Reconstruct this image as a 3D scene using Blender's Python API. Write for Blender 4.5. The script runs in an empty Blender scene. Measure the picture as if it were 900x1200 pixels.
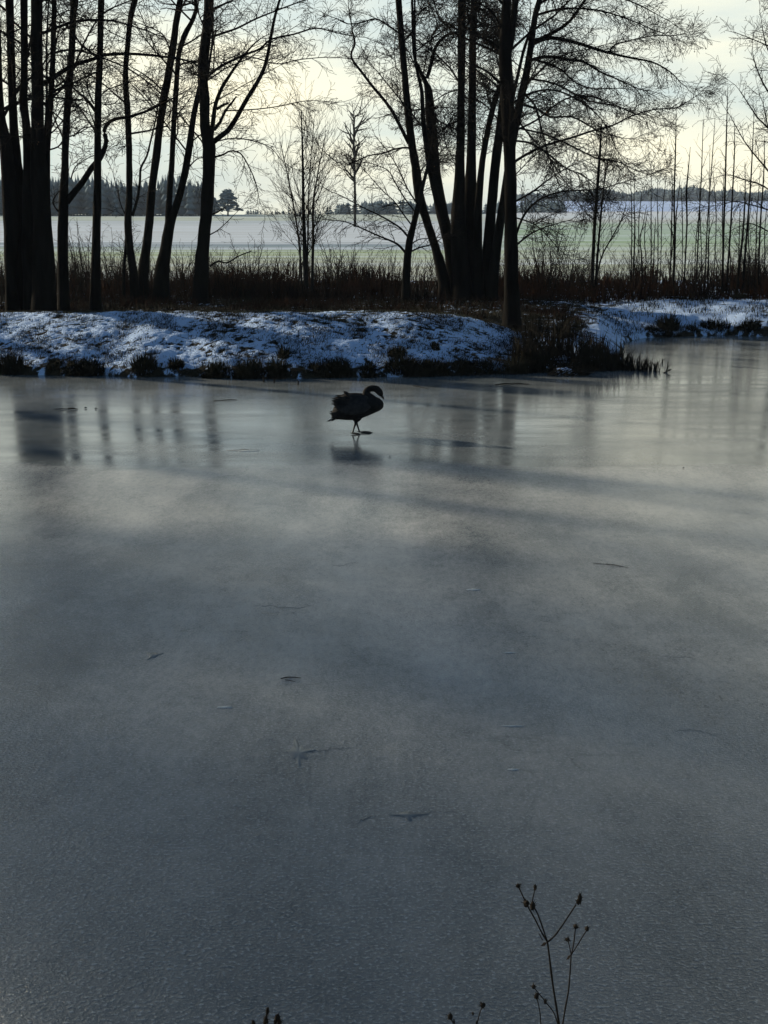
import bpy, math, random
import numpy as np
from mathutils import Vector

# ------------------------------------------------------------------ camera, sky, sun, exposure
sc = bpy.context.scene
H = 3.2                                   # eye height above the ice
PITCH = math.radians(13.57)
FPX = 1500.0                              # focal length in pixels of the 900 x 1200 photograph
cam_d = bpy.data.cameras.new('camera'); cam = bpy.data.objects.new('camera', cam_d)
sc.collection.objects.link(cam); sc.camera = cam
cam.location = (0, 0, H); cam.rotation_euler = (math.pi / 2 - PITCH, 0, 0)
cam_d.sensor_fit = 'VERTICAL'; cam_d.sensor_height = 36; cam_d.sensor_width = 27
cam_d.lens = FPX / 1200 * 36; cam_d.clip_start = 0.1; cam_d.clip_end = 6000

SUN_AZ = math.radians(-58)                # measured from the view direction (+Y), negative = left
SUN_EL = math.radians(17)
world = bpy.data.worlds.new('World'); sc.world = world; world.use_nodes = True
wn = world.node_tree.nodes; wl = world.node_tree.links; wn.clear()
w_out = wn.new('ShaderNodeOutputWorld'); w_bg = wn.new('ShaderNodeBackground')
sky = wn.new('ShaderNodeTexSky'); sky.sky_type = 'NISHITA'; sky.sun_disc = False
sky.sun_elevation = SUN_EL; sky.sun_rotation = SUN_AZ
sky.air_density = 1.0; sky.dust_density = 1.0; sky.ozone_density = 1.6
w_bg.inputs['Strength'].default_value = 0.1
wtc = wn.new('ShaderNodeTexCoord'); wsep = wn.new('ShaderNodeSeparateXYZ')
wl.new(wtc.outputs['Generated'], wsep.inputs[0])
wmap = wn.new('ShaderNodeMapping'); wmap.inputs['Scale'].default_value = (1.6, 1.6, 7.0)
wmap.inputs['Location'].default_value = (0.3, 0.1, 0.2)
wl.new(wtc.outputs['Generated'], wmap.inputs[0])
wno = wn.new('ShaderNodeTexNoise'); wno.inputs['Scale'].default_value = 1.7; wno.inputs['Detail'].default_value = 5
wno.inputs['Roughness'].default_value = 0.55
wl.new(wmap.outputs[0], wno.inputs['Vector'])
# veil of thin cloud: thick towards the horizon, thinning overhead
wel = wn.new('ShaderNodeMapRange'); wel.interpolation_type = 'SMOOTHSTEP'
wel.inputs['From Min'].default_value = 0.13; wel.inputs['From Max'].default_value = 0.50
wel.inputs['To Min'].default_value = 1.0; wel.inputs['To Max'].default_value = 0.0
wl.new(wsep.outputs['Z'], wel.inputs['Value'])
wcl = wn.new('ShaderNodeMapRange'); wcl.inputs['From Min'].default_value = 0.35; wcl.inputs['From Max'].default_value = 0.62
wcl.inputs['To Min'].default_value = 0.72; wcl.inputs['To Max'].default_value = 1.0
wl.new(wno.outputs['Fac'], wcl.inputs['Value'])
wmul = wn.new('ShaderNodeMath'); wmul.operation = 'MULTIPLY'
wl.new(wel.outputs[0], wmul.inputs[0]); wl.new(wcl.outputs[0], wmul.inputs[1])
# the cloud bank lies ahead, towards the sun; behind the camera the sky is clearer
wfw = wn.new('ShaderNodeMapRange'); wfw.interpolation_type = 'SMOOTHSTEP'
wfw.inputs['From Min'].default_value = -0.4; wfw.inputs['From Max'].default_value = 0.7
wfw.inputs['To Min'].default_value = 0.03; wfw.inputs['To Max'].default_value = 1.0
wl.new(wsep.outputs['Y'], wfw.inputs['Value'])
wmul2 = wn.new('ShaderNodeMath'); wmul2.operation = 'MULTIPLY'
wl.new(wmul.outputs[0], wmul2.inputs[0]); wl.new(wfw.outputs[0], wmul2.inputs[1])
wcol = wn.new('ShaderNodeMix'); wcol.data_type = 'RGBA'      # grey-green veil to cream cloud
wcol.inputs[6].default_value = (6.3, 7.25, 7.1, 1); wcol.inputs[7].default_value = (9.4, 8.9, 6.7, 1)
wcr = wn.new('ShaderNodeMapRange'); wcr.inputs['From Min'].default_value = 0.36; wcr.inputs['From Max'].default_value = 0.6
wl.new(wno.outputs['Fac'], wcr.inputs['Value']); wl.new(wcr.outputs[0], wcol.inputs[0])
wmix = wn.new('ShaderNodeMix'); wmix.data_type = 'RGBA'
wl.new(wmul2.outputs[0], wmix.inputs[0]); wdim = wn.new('ShaderNodeMix'); wdim.data_type = 'RGBA'; wdim.blend_type = 'MULTIPLY'; wdim.inputs[0].default_value = 1; wdim.inputs[7].default_value = (.56, .64, .66, 1)
wl.new(sky.outputs[0], wdim.inputs[6]); wl.new(wdim.outputs[2], wmix.inputs[6]); wl.new(wcol.outputs[2], wmix.inputs[7])
wl.new(wmix.outputs[2], w_bg.inputs['Color']); wl.new(w_bg.outputs[0], w_out.inputs[0])

sun_d = bpy.data.lights.new('sun', 'SUN'); sun = bpy.data.objects.new('sun', sun_d)
sc.collection.objects.link(sun)
sun_d.energy = 5.0; sun_d.angle = math.radians(1.0); sun_d.color = (1.0, 0.87, 0.66)
s_dir = Vector((math.sin(SUN_AZ) * math.cos(SUN_EL), math.cos(SUN_AZ) * math.cos(SUN_EL), math.sin(SUN_EL)))
sun.rotation_euler = s_dir.to_track_quat('Z', 'Y').to_euler()
sun.location = (-30, 10, 30)

vs = sc.view_settings
vs.view_transform = 'Standard'; vs.look = 'None'; vs.gamma = 1; vs.exposure = 0.40
vs.use_curve_mapping = False
sc.render.engine = 'CYCLES'
cy = sc.cycles
cy.max_bounces = 5; cy.diffuse_bounces = 2; cy.glossy_bounces = 3; cy.transmission_bounces = 2
cy.volume_bounces = 0; cy.transparent_max_bounces = 4; cy.caustics_reflective = False; cy.caustics_refractive = False
cy.use_denoising = True; cy.denoiser = 'OPENIMAGEDENOISE'; cy.denoising_input_passes = 'RGB_ALBEDO_NORMAL'; cy.denoising_prefilter = 'ACCURATE'

COL = sc.collection
rng = random.Random(7)
nr = np.random.RandomState(11)

# ------------------------------------------------------------------ helpers
def px(x, y, Y):
    """point at depth Y behind pixel (x, y) of the photograph"""
    cx = (x - 450) / FPX; cyy = (600 - y) / FPX
    dy = math.cos(PITCH) + cyy * math.sin(PITCH); dz = -math.sin(PITCH) + cyy * math.cos(PITCH)
    k = Y / dy
    return (cx * k, Y, H + dz * k)

def pxz(x, y, z=0.0):
    """point at height z behind pixel (x, y)"""
    cx = (x - 450) / FPX; cyy = (600 - y) / FPX
    dy = math.cos(PITCH) + cyy * math.sin(PITCH); dz = -math.sin(PITCH) + cyy * math.cos(PITCH)
    k = (z - H) / dz
    return (cx * k, dy * k, z)

def mesh_np(name, verts, faces_list, mats, parent=None, smooth=False, matidx=None):
    """verts (N,3); faces_list: list of (M,k) int arrays"""
    me = bpy.data.meshes.new(name)
    verts = np.asarray(verts, dtype=np.float32)
    me.vertices.add(len(verts)); me.vertices.foreach_set('co', verts.ravel())
    faces_list = [np.asarray(f, dtype=np.int32) for f in faces_list if len(f)]
    if faces_list:
        loops = np.concatenate([f.ravel() for f in faces_list])
        tot = np.concatenate([np.full(len(f), f.shape[1], dtype=np.int32) for f in faces_list])
        start = np.concatenate([[0], np.cumsum(tot)[:-1]]).astype(np.int32)
        me.loops.add(len(loops)); me.loops.foreach_set('vertex_index', loops)
        me.polygons.add(len(tot)); me.polygons.foreach_set('loop_start', start)
        me.polygons.foreach_set('loop_total', tot)
        if smooth: me.polygons.foreach_set('use_smooth', np.ones(len(tot), dtype=bool))
        if matidx is not None: me.polygons.foreach_set('material_index', np.asarray(matidx, dtype=np.int32))
    me.update(calc_edges=True)
    for m in (mats if isinstance(mats, (list, tuple)) else [mats]): me.materials.append(m)
    o = bpy.data.objects.new(name, me); COL.objects.link(o)
    if parent is not None: o.parent = parent
    return o

class Geo:
    """collects tubes, blades and lumps, then builds one mesh"""
    def __init__(s): s.tubes = {}; s.V = []; s.F3 = []; s.F4 = []; s.n = 0
    def tube(s, pts, rads, sides=3): s.tubes.setdefault((len(pts), sides), []).append((pts, rads))
    def raw(s, v, f3=None, f4=None):
        v = np.asarray(v, dtype=np.float32)
        if f3 is not None and len(f3): s.F3.append(np.asarray(f3) + s.n)
        if f4 is not None and len(f4): s.F4.append(np.asarray(f4) + s.n)
        s.V.append(v); s.n += len(v)
    def flush(s):
        for (n, k), L in s.tubes.items():
            P = np.array([a for a, b in L], dtype=np.float64); R = np.array([b for a, b in L])
            T = np.empty_like(P); T[:, 1:-1] = P[:, 2:] - P[:, :-2]; T[:, 0] = P[:, 1] - P[:, 0]; T[:, -1] = P[:, -1] - P[:, -2]
            T /= np.linalg.norm(T, axis=2, keepdims=True) + 1e-9
            ref = np.where(np.abs(T[:, :1, 2:3]) > 0.9, np.array([1.0, 0, 0]), np.array([0, 0, 1.0]))
            ref = np.broadcast_to(ref, T.shape)
            A = np.cross(T, ref); A /= np.linalg.norm(A, axis=2, keepdims=True) + 1e-9
            B = np.cross(T, A)
            th = np.arange(k) * 2 * math.pi / k
            ring = A[:, :, None] * np.cos(th)[:, None] + B[:, :, None] * np.sin(th)[:, None]
            V = P[:, :, None] + ring * R[:, :, None, None]
            m = len(L)
            idx = np.arange(m * n * k).reshape(m, n, k)
            a = idx[:, :-1]; b = idx[:, 1:]
            f = np.stack([a, np.roll(a, -1, 2), np.roll(b, -1, 2), b], -1).reshape(-1, 4)
            s.raw(V.reshape(-1, 3), None, f)
        s.tubes = {}
    def blades(s, base, h, w, az, lean, curl=0.3):
        """tapered strips of grass: base (N,3), arrays h, w, az, lean (fraction of h moved sideways)"""
        base = np.asarray(base); N = len(base)
        d = np.stack([np.cos(az), np.sin(az), np.zeros(N)], 1)
        q = az + nr.uniform(0.6, 2.5, N)
        sd = np.stack([np.cos(q), np.sin(q), np.zeros(N)], 1) * (w[:, None] / 2)
        up = np.array([0, 0, 1.0])
        mid = base + d * (lean * h * 0.35)[:, None] + up * (h * 0.6)[:, None]
        tip = base + d * (lean * h)[:, None] + up * (h * (1 - curl * np.minimum(lean, 1.2)))[:, None]
        V = np.stack([base - sd, base + sd, mid + sd * .75, mid - sd * .75, tip], 1).reshape(-1, 3)
        i = np.arange(N)[:, None] * 5
        s.raw(V, i + np.array([[3, 2, 4]]), i + np.array([[0, 1, 2, 3]]))
    def blob(s, c, r, squash=(1, 1, 1), jag=0.15, seg=6, rings=4):
        v = []; 
        for a in range(rings + 1):
            t = math.pi * a / rings
            for b in range(seg):
                p = 2 * math.pi * b / seg
                k = r * (1 + rng.uniform(-jag, jag))
                v.append((c[0] + k * squash[0] * math.sin(t) * math.cos(p), c[1] + k * squash[1] * math.sin(t) * math.sin(p), c[2] + k * squash[2] * math.cos(t)))
        f = [(a * seg + b, a * seg + (b + 1) % seg, (a + 1) * seg + (b + 1) % seg, (a + 1) * seg + b) for a in range(rings) for b in range(seg)]
        s.raw(v, None, f)
    def build(s, name, mat, parent=None, smooth=False):
        s.flush()
        return mesh_np(name, np.concatenate(s.V) if s.V else np.zeros((0, 3)),
                       [x for x in ([np.concatenate(s.F3)] if s.F3 else []) + ([np.concatenate(s.F4)] if s.F4 else [])],
                       mat, parent, smooth)

def tag(o, label=None, cat=None, group=None, kind=None):
    if label: o['label'] = label
    if cat: o['category'] = cat
    if group: o['group'] = group
    if kind: o['kind'] = kind
    return o

def empty(name, loc, label=None, cat=None, group=None):
    o = bpy.data.objects.new(name, None); COL.objects.link(o); o.location = loc; o.empty_display_size = 0.2
    return tag(o, label, cat, group)

def settle(root):
    """children were modelled in world space: keep them there under the moved Empty"""
    for c in root.children: c.matrix_parent_inverse = root.matrix_world.inverted() if False else c.matrix_parent_inverse
    off = Vector(root.location)
    for c in list(root.children):
        c.location = Vector(c.location) - off

# value noise in numpy
_tab = nr.rand(256, 256)
def vnoise(x, y, seed=0):
    x = np.asarray(x, dtype=np.float64) + seed * 17.3; y = np.asarray(y, dtype=np.float64) + seed * 31.7
    xi = np.floor(x).astype(int); yi = np.floor(y).astype(int); fx = x - xi; fy = y - yi
    fx = fx * fx * (3 - 2 * fx); fy = fy * fy * (3 - 2 * fy)
    g = lambda a, b: _tab[a & 255, b & 255]
    return (g(xi, yi) * (1 - fx) + g(xi + 1, yi) * fx) * (1 - fy) + (g(xi, yi + 1) * (1 - fx) + g(xi + 1, yi + 1) * fx) * fy
def fbm(x, y, oct=4, seed=0):
    s = 0; a = 0.5; t = 0
    for i in range(oct):
        s = s + a * vnoise(x * 2 ** i, y * 2 ** i, seed + i); t += a; a *= 0.5
    return s / t

# ------------------------------------------------------------------ materials
def mat(name, col, rough=0.9, spec=0.2, col2=None, scale=8, bump=0.0, bscale=30, detail=4, stretch=None):
    m = bpy.data.materials.new(name); m.use_nodes = True
    nt = m.node_tree; b = nt.nodes['Principled BSDF']
    b.inputs['Base Color'].default_value = (*col, 1); b.inputs['Roughness'].default_value = rough
    b.inputs['Specular IOR Level'].default_value = spec
    tc = nt.nodes.new('ShaderNodeTexCoord'); src = tc.outputs['Object']
    if stretch:
        mp = nt.nodes.new('ShaderNodeMapping'); mp.inputs['Scale'].default_value = stretch
        nt.links.new(src, mp.inputs[0]); src = mp.outputs[0]
    if col2:
        n = nt.nodes.new('ShaderNodeTexNoise'); n.inputs['Scale'].default_value = scale; n.inputs['Detail'].default_value = detail
        nt.links.new(src, n.inputs['Vector'])
        mr = nt.nodes.new('ShaderNodeMapRange'); mr.inputs['From Min'].default_value = .35; mr.inputs['From Max'].default_value = .65
        nt.links.new(n.outputs['Fac'], mr.inputs['Value'])
        mx = nt.nodes.new('ShaderNodeMix'); mx.data_type = 'RGBA'
        mx.inputs[6].default_value = (*col, 1); mx.inputs[7].default_value = (*col2, 1)
        nt.links.new(mr.outputs[0], mx.inputs[0]); nt.links.new(mx.outputs[2], b.inputs['Base Color'])
    if bump:
        n2 = nt.nodes.new('ShaderNodeTexNoise'); n2.inputs['Scale'].default_value = bscale; n2.inputs['Detail'].default_value = 5
        nt.links.new(src, n2.inputs['Vector'])
        bp = nt.nodes.new('ShaderNodeBump'); bp.inputs['Strength'].default_value = 0.8; bp.inputs['Distance'].default_value = bump
        nt.links.new(n2.outputs['Fac'], bp.inputs['Height']); nt.links.new(bp.outputs[0], b.inputs['Normal'])
    return m

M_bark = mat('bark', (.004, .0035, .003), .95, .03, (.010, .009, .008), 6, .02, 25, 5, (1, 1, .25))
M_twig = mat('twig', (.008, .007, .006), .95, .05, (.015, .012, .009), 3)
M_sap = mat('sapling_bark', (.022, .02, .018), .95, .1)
M_leaf = mat('dry_leaf', (.16, .075, .025), .8, .2, (.09, .045, .02), 5)
M_under = mat('dry_grass', (.034, .015, .008), .95, .03, (.008, .006, .005), .7)
M_reed = mat('dark_sedge', (.009, .008, .006), .9, .08, (.022, .018, .012), 5)
M_tuss = mat('tussock_grass', (.014, .015, .010), .95, .05, (.026, .024, .015), 5)
M_green = mat('sunlit_grass', (.05, .065, .035), .9, .1, (.16, .18, .14), 6)  # crest grass: sunlight painted in as a lighter green
M_pine = mat('hazed_conifer', (.10, .145, .18), .95, .05, (.14, .19, .22), .4)  # pale blue tint puts the distance haze into the conifer colour
M_weed = mat('dead_weed', (.020, .016, .012), .9, .1)
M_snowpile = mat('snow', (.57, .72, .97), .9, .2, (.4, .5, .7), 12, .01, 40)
M_swan = mat('cygnet_plumage', (.018, .017, .017), .8, .1, (.011, .010, .010), 14, .006, 60)
M_wing = mat('cygnet_wing', (.014, .013, .014), .7, .15, (.030, .028, .028), 20, .004, 90)
M_pale = mat('pale_feather', (.22, .21, .20), .8, .2)
M_bill = mat('dark_bill', (.02, .02, .022), .5, .4)
M_leg = mat('dark_leg', (.018, .018, .02), .6, .3)

def ground_materials():
    out = []
    # 0: snowy bank: thin snow over dark turf, coverage per vertex
    m = bpy.data.materials.new('snowy_turf'); m.use_nodes = True; nt = m.node_tree; b = nt.nodes['Principled BSDF']
    at = nt.nodes.new('ShaderNodeAttribute'); at.attribute_name = 'snow'
    tc = nt.nodes.new('ShaderNodeTexCoord')
    n = nt.nodes.new('ShaderNodeTexNoise'); n.inputs['Scale'].default_value = 24; n.inputs['Detail'].default_value = 6; n.inputs['Roughness'].default_value = .75
    nt.links.new(tc.outputs['Object'], n.inputs['Vector'])
    ad = nt.nodes.new('ShaderNodeMath'); ad.operation = 'MULTIPLY_ADD'; ad.inputs[1].default_value = .9
    nt.links.new(n.outputs['Fac'], ad.inputs[0]); nt.links.new(at.outputs['Fac'], ad.inputs[2])
    mr = nt.nodes.new('ShaderNodeMapRange'); mr.inputs['From Min'].default_value = .86; mr.inputs['From Max'].default_value = 1.02
    nt.links.new(ad.outputs[0], mr.inputs['Value'])
    tn = nt.nodes.new('ShaderNodeTexNoise'); tn.inputs['Scale'].default_value = 3
    nt.links.new(tc.outputs['Object'], tn.inputs['Vector'])
    turf = nt.nodes.new('ShaderNodeMix'); turf.data_type = 'RGBA'
    turf.inputs[6].default_value = (.018, .018, .012, 1); turf.inputs[7].default_value = (.04, .032, .02, 1)
    nt.links.new(tn.outputs['Fac'], turf.inputs[0])
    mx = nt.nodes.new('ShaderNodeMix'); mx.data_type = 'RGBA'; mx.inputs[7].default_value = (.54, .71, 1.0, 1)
    nt.links.new(turf.outputs[2], mx.inputs[6])
    nt.links.new(mr.outputs[0], mx.inputs[0]); nt.links.new(mx.outputs[2], b.inputs['Base Color'])
    b.inputs['Roughness'].default_value = .95; b.inputs['Specular IOR Level'].default_value = .1
    n2 = nt.nodes.new('ShaderNodeTexNoise'); n2.inputs['Scale'].default_value = 30; n2.inputs['Detail'].default_value = 6
    nt.links.new(tc.outputs['Object'], n2.inputs['Vector'])
    bp = nt.nodes.new('ShaderNodeBump'); bp.inputs['Strength'].default_value = 1; bp.inputs['Distance'].default_value = .05
    nt.links.new(n2.outputs['Fac'], bp.inputs['Height']); nt.links.new(bp.outputs[0], b.inputs['Normal'])
    out.append(m)
    # 1: field: strips of frosted plough and green winter crop
    m = bpy.data.materials.new('frosted_field'); m.use_nodes = True; nt = m.node_tree; b = nt.nodes['Principled BSDF']
    tc = nt.nodes.new('ShaderNodeTexCoord'); sp = nt.nodes.new('ShaderNodeSeparateXYZ'); nt.links.new(tc.outputs['Object'], sp.inputs[0])
    mp = nt.nodes.new('ShaderNodeMapping'); mp.inputs['Scale'].default_value = (.03, .42, 1); nt.links.new(tc.outputs['Object'], mp.inputs[0])
    n = nt.nodes.new('ShaderNodeTexNoise'); n.inputs['Scale'].default_value = 1.0; n.inputs['Detail'].default_value = 6; n.inputs['Roughness'].default_value = .7
    nt.links.new(mp.outputs[0], n.inputs['Vector'])
    # edge of strips wanders a little and runs slightly askew
    e = nt.nodes.new('ShaderNodeMath'); e.operation = 'MULTIPLY_ADD'; e.inputs[1].default_value = .10
    nt.links.new(sp.outputs['X'], e.inputs[0]); nt.links.new(sp.outputs['Y'], e.inputs[2])
    e2 = nt.nodes.new('ShaderNodeMath'); e2.operation = 'MULTIPLY_ADD'; e2.inputs[1].default_value = 34
    nt.links.new(n.outputs['Fac'], e2.inputs[0]); nt.links.new(e.outputs[0], e2.inputs[2])
    nm = nt.nodes.new('ShaderNodeMapRange'); nm.inputs['From Min'].default_value = 40; nm.inputs['From Max'].default_value = 440
    nt.links.new(e2.outputs[0], nm.inputs['Value'])
    cr = nt.nodes.new('ShaderNodeValToRGB'); cr.color_ramp.interpolation = 'EASE'
    el = cr.color_ramp.elements
    stops = [(0.0, (.50, .52, .48)), (.07, (.50, .54, .46)), (.115, (.36, .45, .29)), (.14, (.26, .33, .40)), (.165, (.56, .62, .68)), (.32, (.54, .60, .66)), (.43, (.40, .47, .52)), (.47, (.44, .50, .42)), (.7, (.44, .50, .42)), (1.0, (.5, .54, .5))]
    while len(el) < len(stops): el.new(.5)
    for q, (p, c) in zip(el, stops): q.position = p; q.color = (*c, 1)
    nt.links.new(nm.outputs[0], cr.inputs[0])
    cr2 = nt.nodes.new('ShaderNodeValToRGB'); cr2.color_ramp.interpolation = 'EASE'; el = cr2.color_ramp.elements
    stops = [(0.0, (.55, .58, .54)), (.08, (.46, .52, .43)), (.2, (.28, .42, .27)), (.36, (.32, .44, .32)), (.46, (.46, .49, .48)), (.6, (.56, .64, .70)), (1.0, (.6, .64, .7))]
    while len(el) < len(stops): el.new(.5)
    for q, (p, c) in zip(el, stops): q.position = p; q.color = (*c, 1)
    nt.links.new(nm.outputs[0], cr2.inputs[0])
    sk = nt.nodes.new('ShaderNodeMath'); sk.operation = 'MULTIPLY_ADD'; sk.inputs[1].default_value = -.075
    nt.links.new(sp.outputs['Y'], sk.inputs[0]); nt.links.new(sp.outputs['X'], sk.inputs[2])
    sm_ = nt.nodes.new('ShaderNodeMapRange'); sm_.inputs['From Min'].default_value = -1; sm_.inputs['From Max'].default_value = 3
    nt.links.new(sk.outputs[0], sm_.inputs['Value'])
    crm = nt.nodes.new('ShaderNodeMix'); crm.data_type = 'RGBA'; nt.links.new(sm_.outputs[0], crm.inputs[0]); nt.links.new(cr.outputs[0], crm.inputs[6]); nt.links.new(cr2.outputs[0], crm.inputs[7])
    fr = nt.nodes.new('ShaderNodeMix'); fr.data_type = 'RGBA'; fr.inputs[7].default_value = (.70, .79, .90, 1)
    fm = nt.nodes.new('ShaderNodeMapRange'); fm.inputs['From Min'].default_value = .45; fm.inputs['From Max'].default_value = .60; fm.inputs['To Max'].default_value = .72
    nt.links.new(n.outputs['Fac'], fm.inputs['Value']); nt.links.new(fm.outputs[0], fr.inputs[0]); nt.links.new(crm.outputs[2], fr.inputs[6])
    nt.links.new(fr.outputs[2], b.inputs['Base Color']); b.inputs['Roughness'].default_value = 1; b.inputs['Specular IOR Level'].default_value = 0
    out.append(m)
    out.append(mat('near_bank_turf', (.05, .04, .025), .95, .1, (.3, .33, .38), 5, .02, 20))
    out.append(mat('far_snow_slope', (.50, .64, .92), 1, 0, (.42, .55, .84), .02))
    out.append(mat('wood_floor', (.03, .03, .025), 1, 0))
    return out

def ice_material():
    m = bpy.data.materials.new('pond_ice'); m.use_nodes = True; nt = m.node_tree; b = nt.nodes['Principled BSDF']
    N = nt.nodes.new; L = nt.links.new
    tc = N('ShaderNodeTexCoord'); sp = N('ShaderNodeSeparateXYZ'); L(tc.outputs['Object'], sp.inputs[0])
    def noise(scale, detail=4, stretch=None, rough=.55):
        n = N('ShaderNodeTexNoise'); n.inputs['Scale'].default_value = scale; n.inputs['Detail'].default_value = detail; n.inputs['Roughness'].default_value = rough
        if stretch:
            mp = N('ShaderNodeMapping'); mp.inputs['Scale'].default_value = stretch; L(tc.outputs['Object'], mp.inputs[0]); L(mp.outputs[0], n.inputs['Vector'])
        else: L(tc.outputs['Object'], n.inputs['Vector'])
        return n.outputs['Fac']
    def mrange(v, a, b_, c=0., d=1., smooth=False):
        r = N('ShaderNodeMapRange'); r.inputs['From Min'].default_value = a; r.inputs['From Max'].default_value = b_
        r.inputs['To Min'].default_value = c; r.inputs['To Max'].default_value = d
        if smooth: r.interpolation_type = 'SMOOTHSTEP'
        L(v, r.inputs['Value']); return r.outputs[0]
    def math2(op, a, b_):
        q = N('ShaderNodeMath'); q.operation = op
        for i, v in enumerate((a, b_)):
            if isinstance(v, (int, float)): q.inputs[i].default_value = v
            else: L(v, q.inputs[i])
        return q.outputs[0]
    wander = noise(.35, 3); patch2_e = noise(2.2, 4, (.5, 1.5, 1), .6)
    yy = math2('ADD', sp.outputs['Y'], math2('MULTIPLY', math2('SUBTRACT', wander, .5), 1.6))
    far = mrange(math2('ADD', yy, math2('MULTIPLY', patch2_e, 1.0)), 15.9, 16.5, smooth=True)                     # clear black ice beyond an old refreezing line
    patches = noise(.26, 4, (1.7, .6, 1)); streak = noise(1.2, 5, (.35, 1.6, 1), .65)
    fine = noise(54, 3, (.85, 1.1, 1), .6); grit = noise(150, 2); mid = noise(5, 4, (.7, 1.2, 1), .6)
    # colour: dark ice, with milky frozen-in patches
    patch2 = noise(1.1, 5, (1.5, .6, 1), .6); patch3 = noise(3.4, 5, (1.2, .8, 1), .65)
    blend = math2('ADD', math2('ADD', math2('MULTIPLY', patches, .5), math2('MULTIPLY', patch2, .3)), math2('MULTIPLY', patch3, .2))
    crumb = noise(17, 5, (1.2, .55, 1), .75); crumb2 = noise(60, 3, (1.2, .5, 1), .7)      # frost grows in crumbs and needles
    blend = math2('ADD', blend, math2('ADD', math2('MULTIPLY', math2('SUBTRACT', crumb, .5), .34), math2('MULTIPLY', math2('SUBTRACT', crumb2, .5), .22)))
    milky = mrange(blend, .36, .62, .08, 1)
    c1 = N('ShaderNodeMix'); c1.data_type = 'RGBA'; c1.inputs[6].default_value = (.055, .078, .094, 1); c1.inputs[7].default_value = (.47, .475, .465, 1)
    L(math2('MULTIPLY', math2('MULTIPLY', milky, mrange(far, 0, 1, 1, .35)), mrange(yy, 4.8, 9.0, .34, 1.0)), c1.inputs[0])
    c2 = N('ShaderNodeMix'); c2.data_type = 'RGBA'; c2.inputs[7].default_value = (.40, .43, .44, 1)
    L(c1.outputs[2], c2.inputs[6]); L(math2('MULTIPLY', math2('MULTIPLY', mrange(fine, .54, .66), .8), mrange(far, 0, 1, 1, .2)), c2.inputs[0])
    # hairline cracks and seams, only here and there
    wv = N('ShaderNodeVectorMath'); wv.operation = 'ADD'; wn_ = N('ShaderNodeTexNoise'); wn_.inputs['Scale'].default_value = 1.6; wn_.inputs['Detail'].default_value = 6
    L(tc.outputs['Object'], wn_.inputs['Vector']); sc_ = N('ShaderNodeVectorMath'); sc_.operation = 'SCALE'; sc_.inputs['Scale'].default_value = .9
    L(wn_.outputs['Color'], sc_.inputs[0]); L(tc.outputs['Object'], wv.inputs[0]); L(sc_.outputs[0], wv.inputs[1])
    vo = N('ShaderNodeTexVoronoi'); vo.feature = 'DISTANCE_TO_EDGE'; vo.inputs['Scale'].default_value = .55; L(wv.outputs[0], vo.inputs['Vector'])
    line = math2('MULTIPLY', mrange(vo.outputs['Distance'], .002, .0075, 1, 0), mrange(noise(.8, 3), .54, .64, 0, .25, True))
    c3 = N('ShaderNodeMix'); c3.data_type = 'RGBA'; c3.inputs[7].default_value = (.02, .025, .032, 1)
    L(c2.outputs[2], c3.inputs[6]); L(line, c3.inputs[0])
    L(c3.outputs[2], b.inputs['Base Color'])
    rough_near = mrange(mid, .3, .7, .17, .25)
    rough_far = mrange(streak, .35, .65, .11, .22)
    rm = N('ShaderNodeMix'); L(far, rm.inputs[0]); L(rough_near, rm.inputs[2]); L(rough_far, rm.inputs[3])
    L(rm.outputs[0], b.inputs['Roughness'])
    b.inputs['IOR'].default_value = 1.6
    nearer = mrange(yy, 5.0, 13.0, 1.0, .13)                        # frost relief is coarsest towards the near bank
    h_near = math2('MULTIPLY', nearer, math2('ADD', math2('ADD', math2('MULTIPLY', fine, 1.0), math2('MULTIPLY', grit, .3)), math2('MULTIPLY', mid, .6)))
    h_far = math2('MULTIPLY', streak, .15)
    hm = N('ShaderNodeMix'); L(far, hm.inputs[0]); L(h_near, hm.inputs[2]); L(h_far, hm.inputs[3])
    bp = N('ShaderNodeBump'); bp.inputs['Strength'].default_value = 1; bp.inputs['Distance'].default_value = .0115
    L(hm.outputs[0], bp.inputs['Height']); L(bp.outputs[0], b.inputs['Normal'])
    return m

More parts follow.
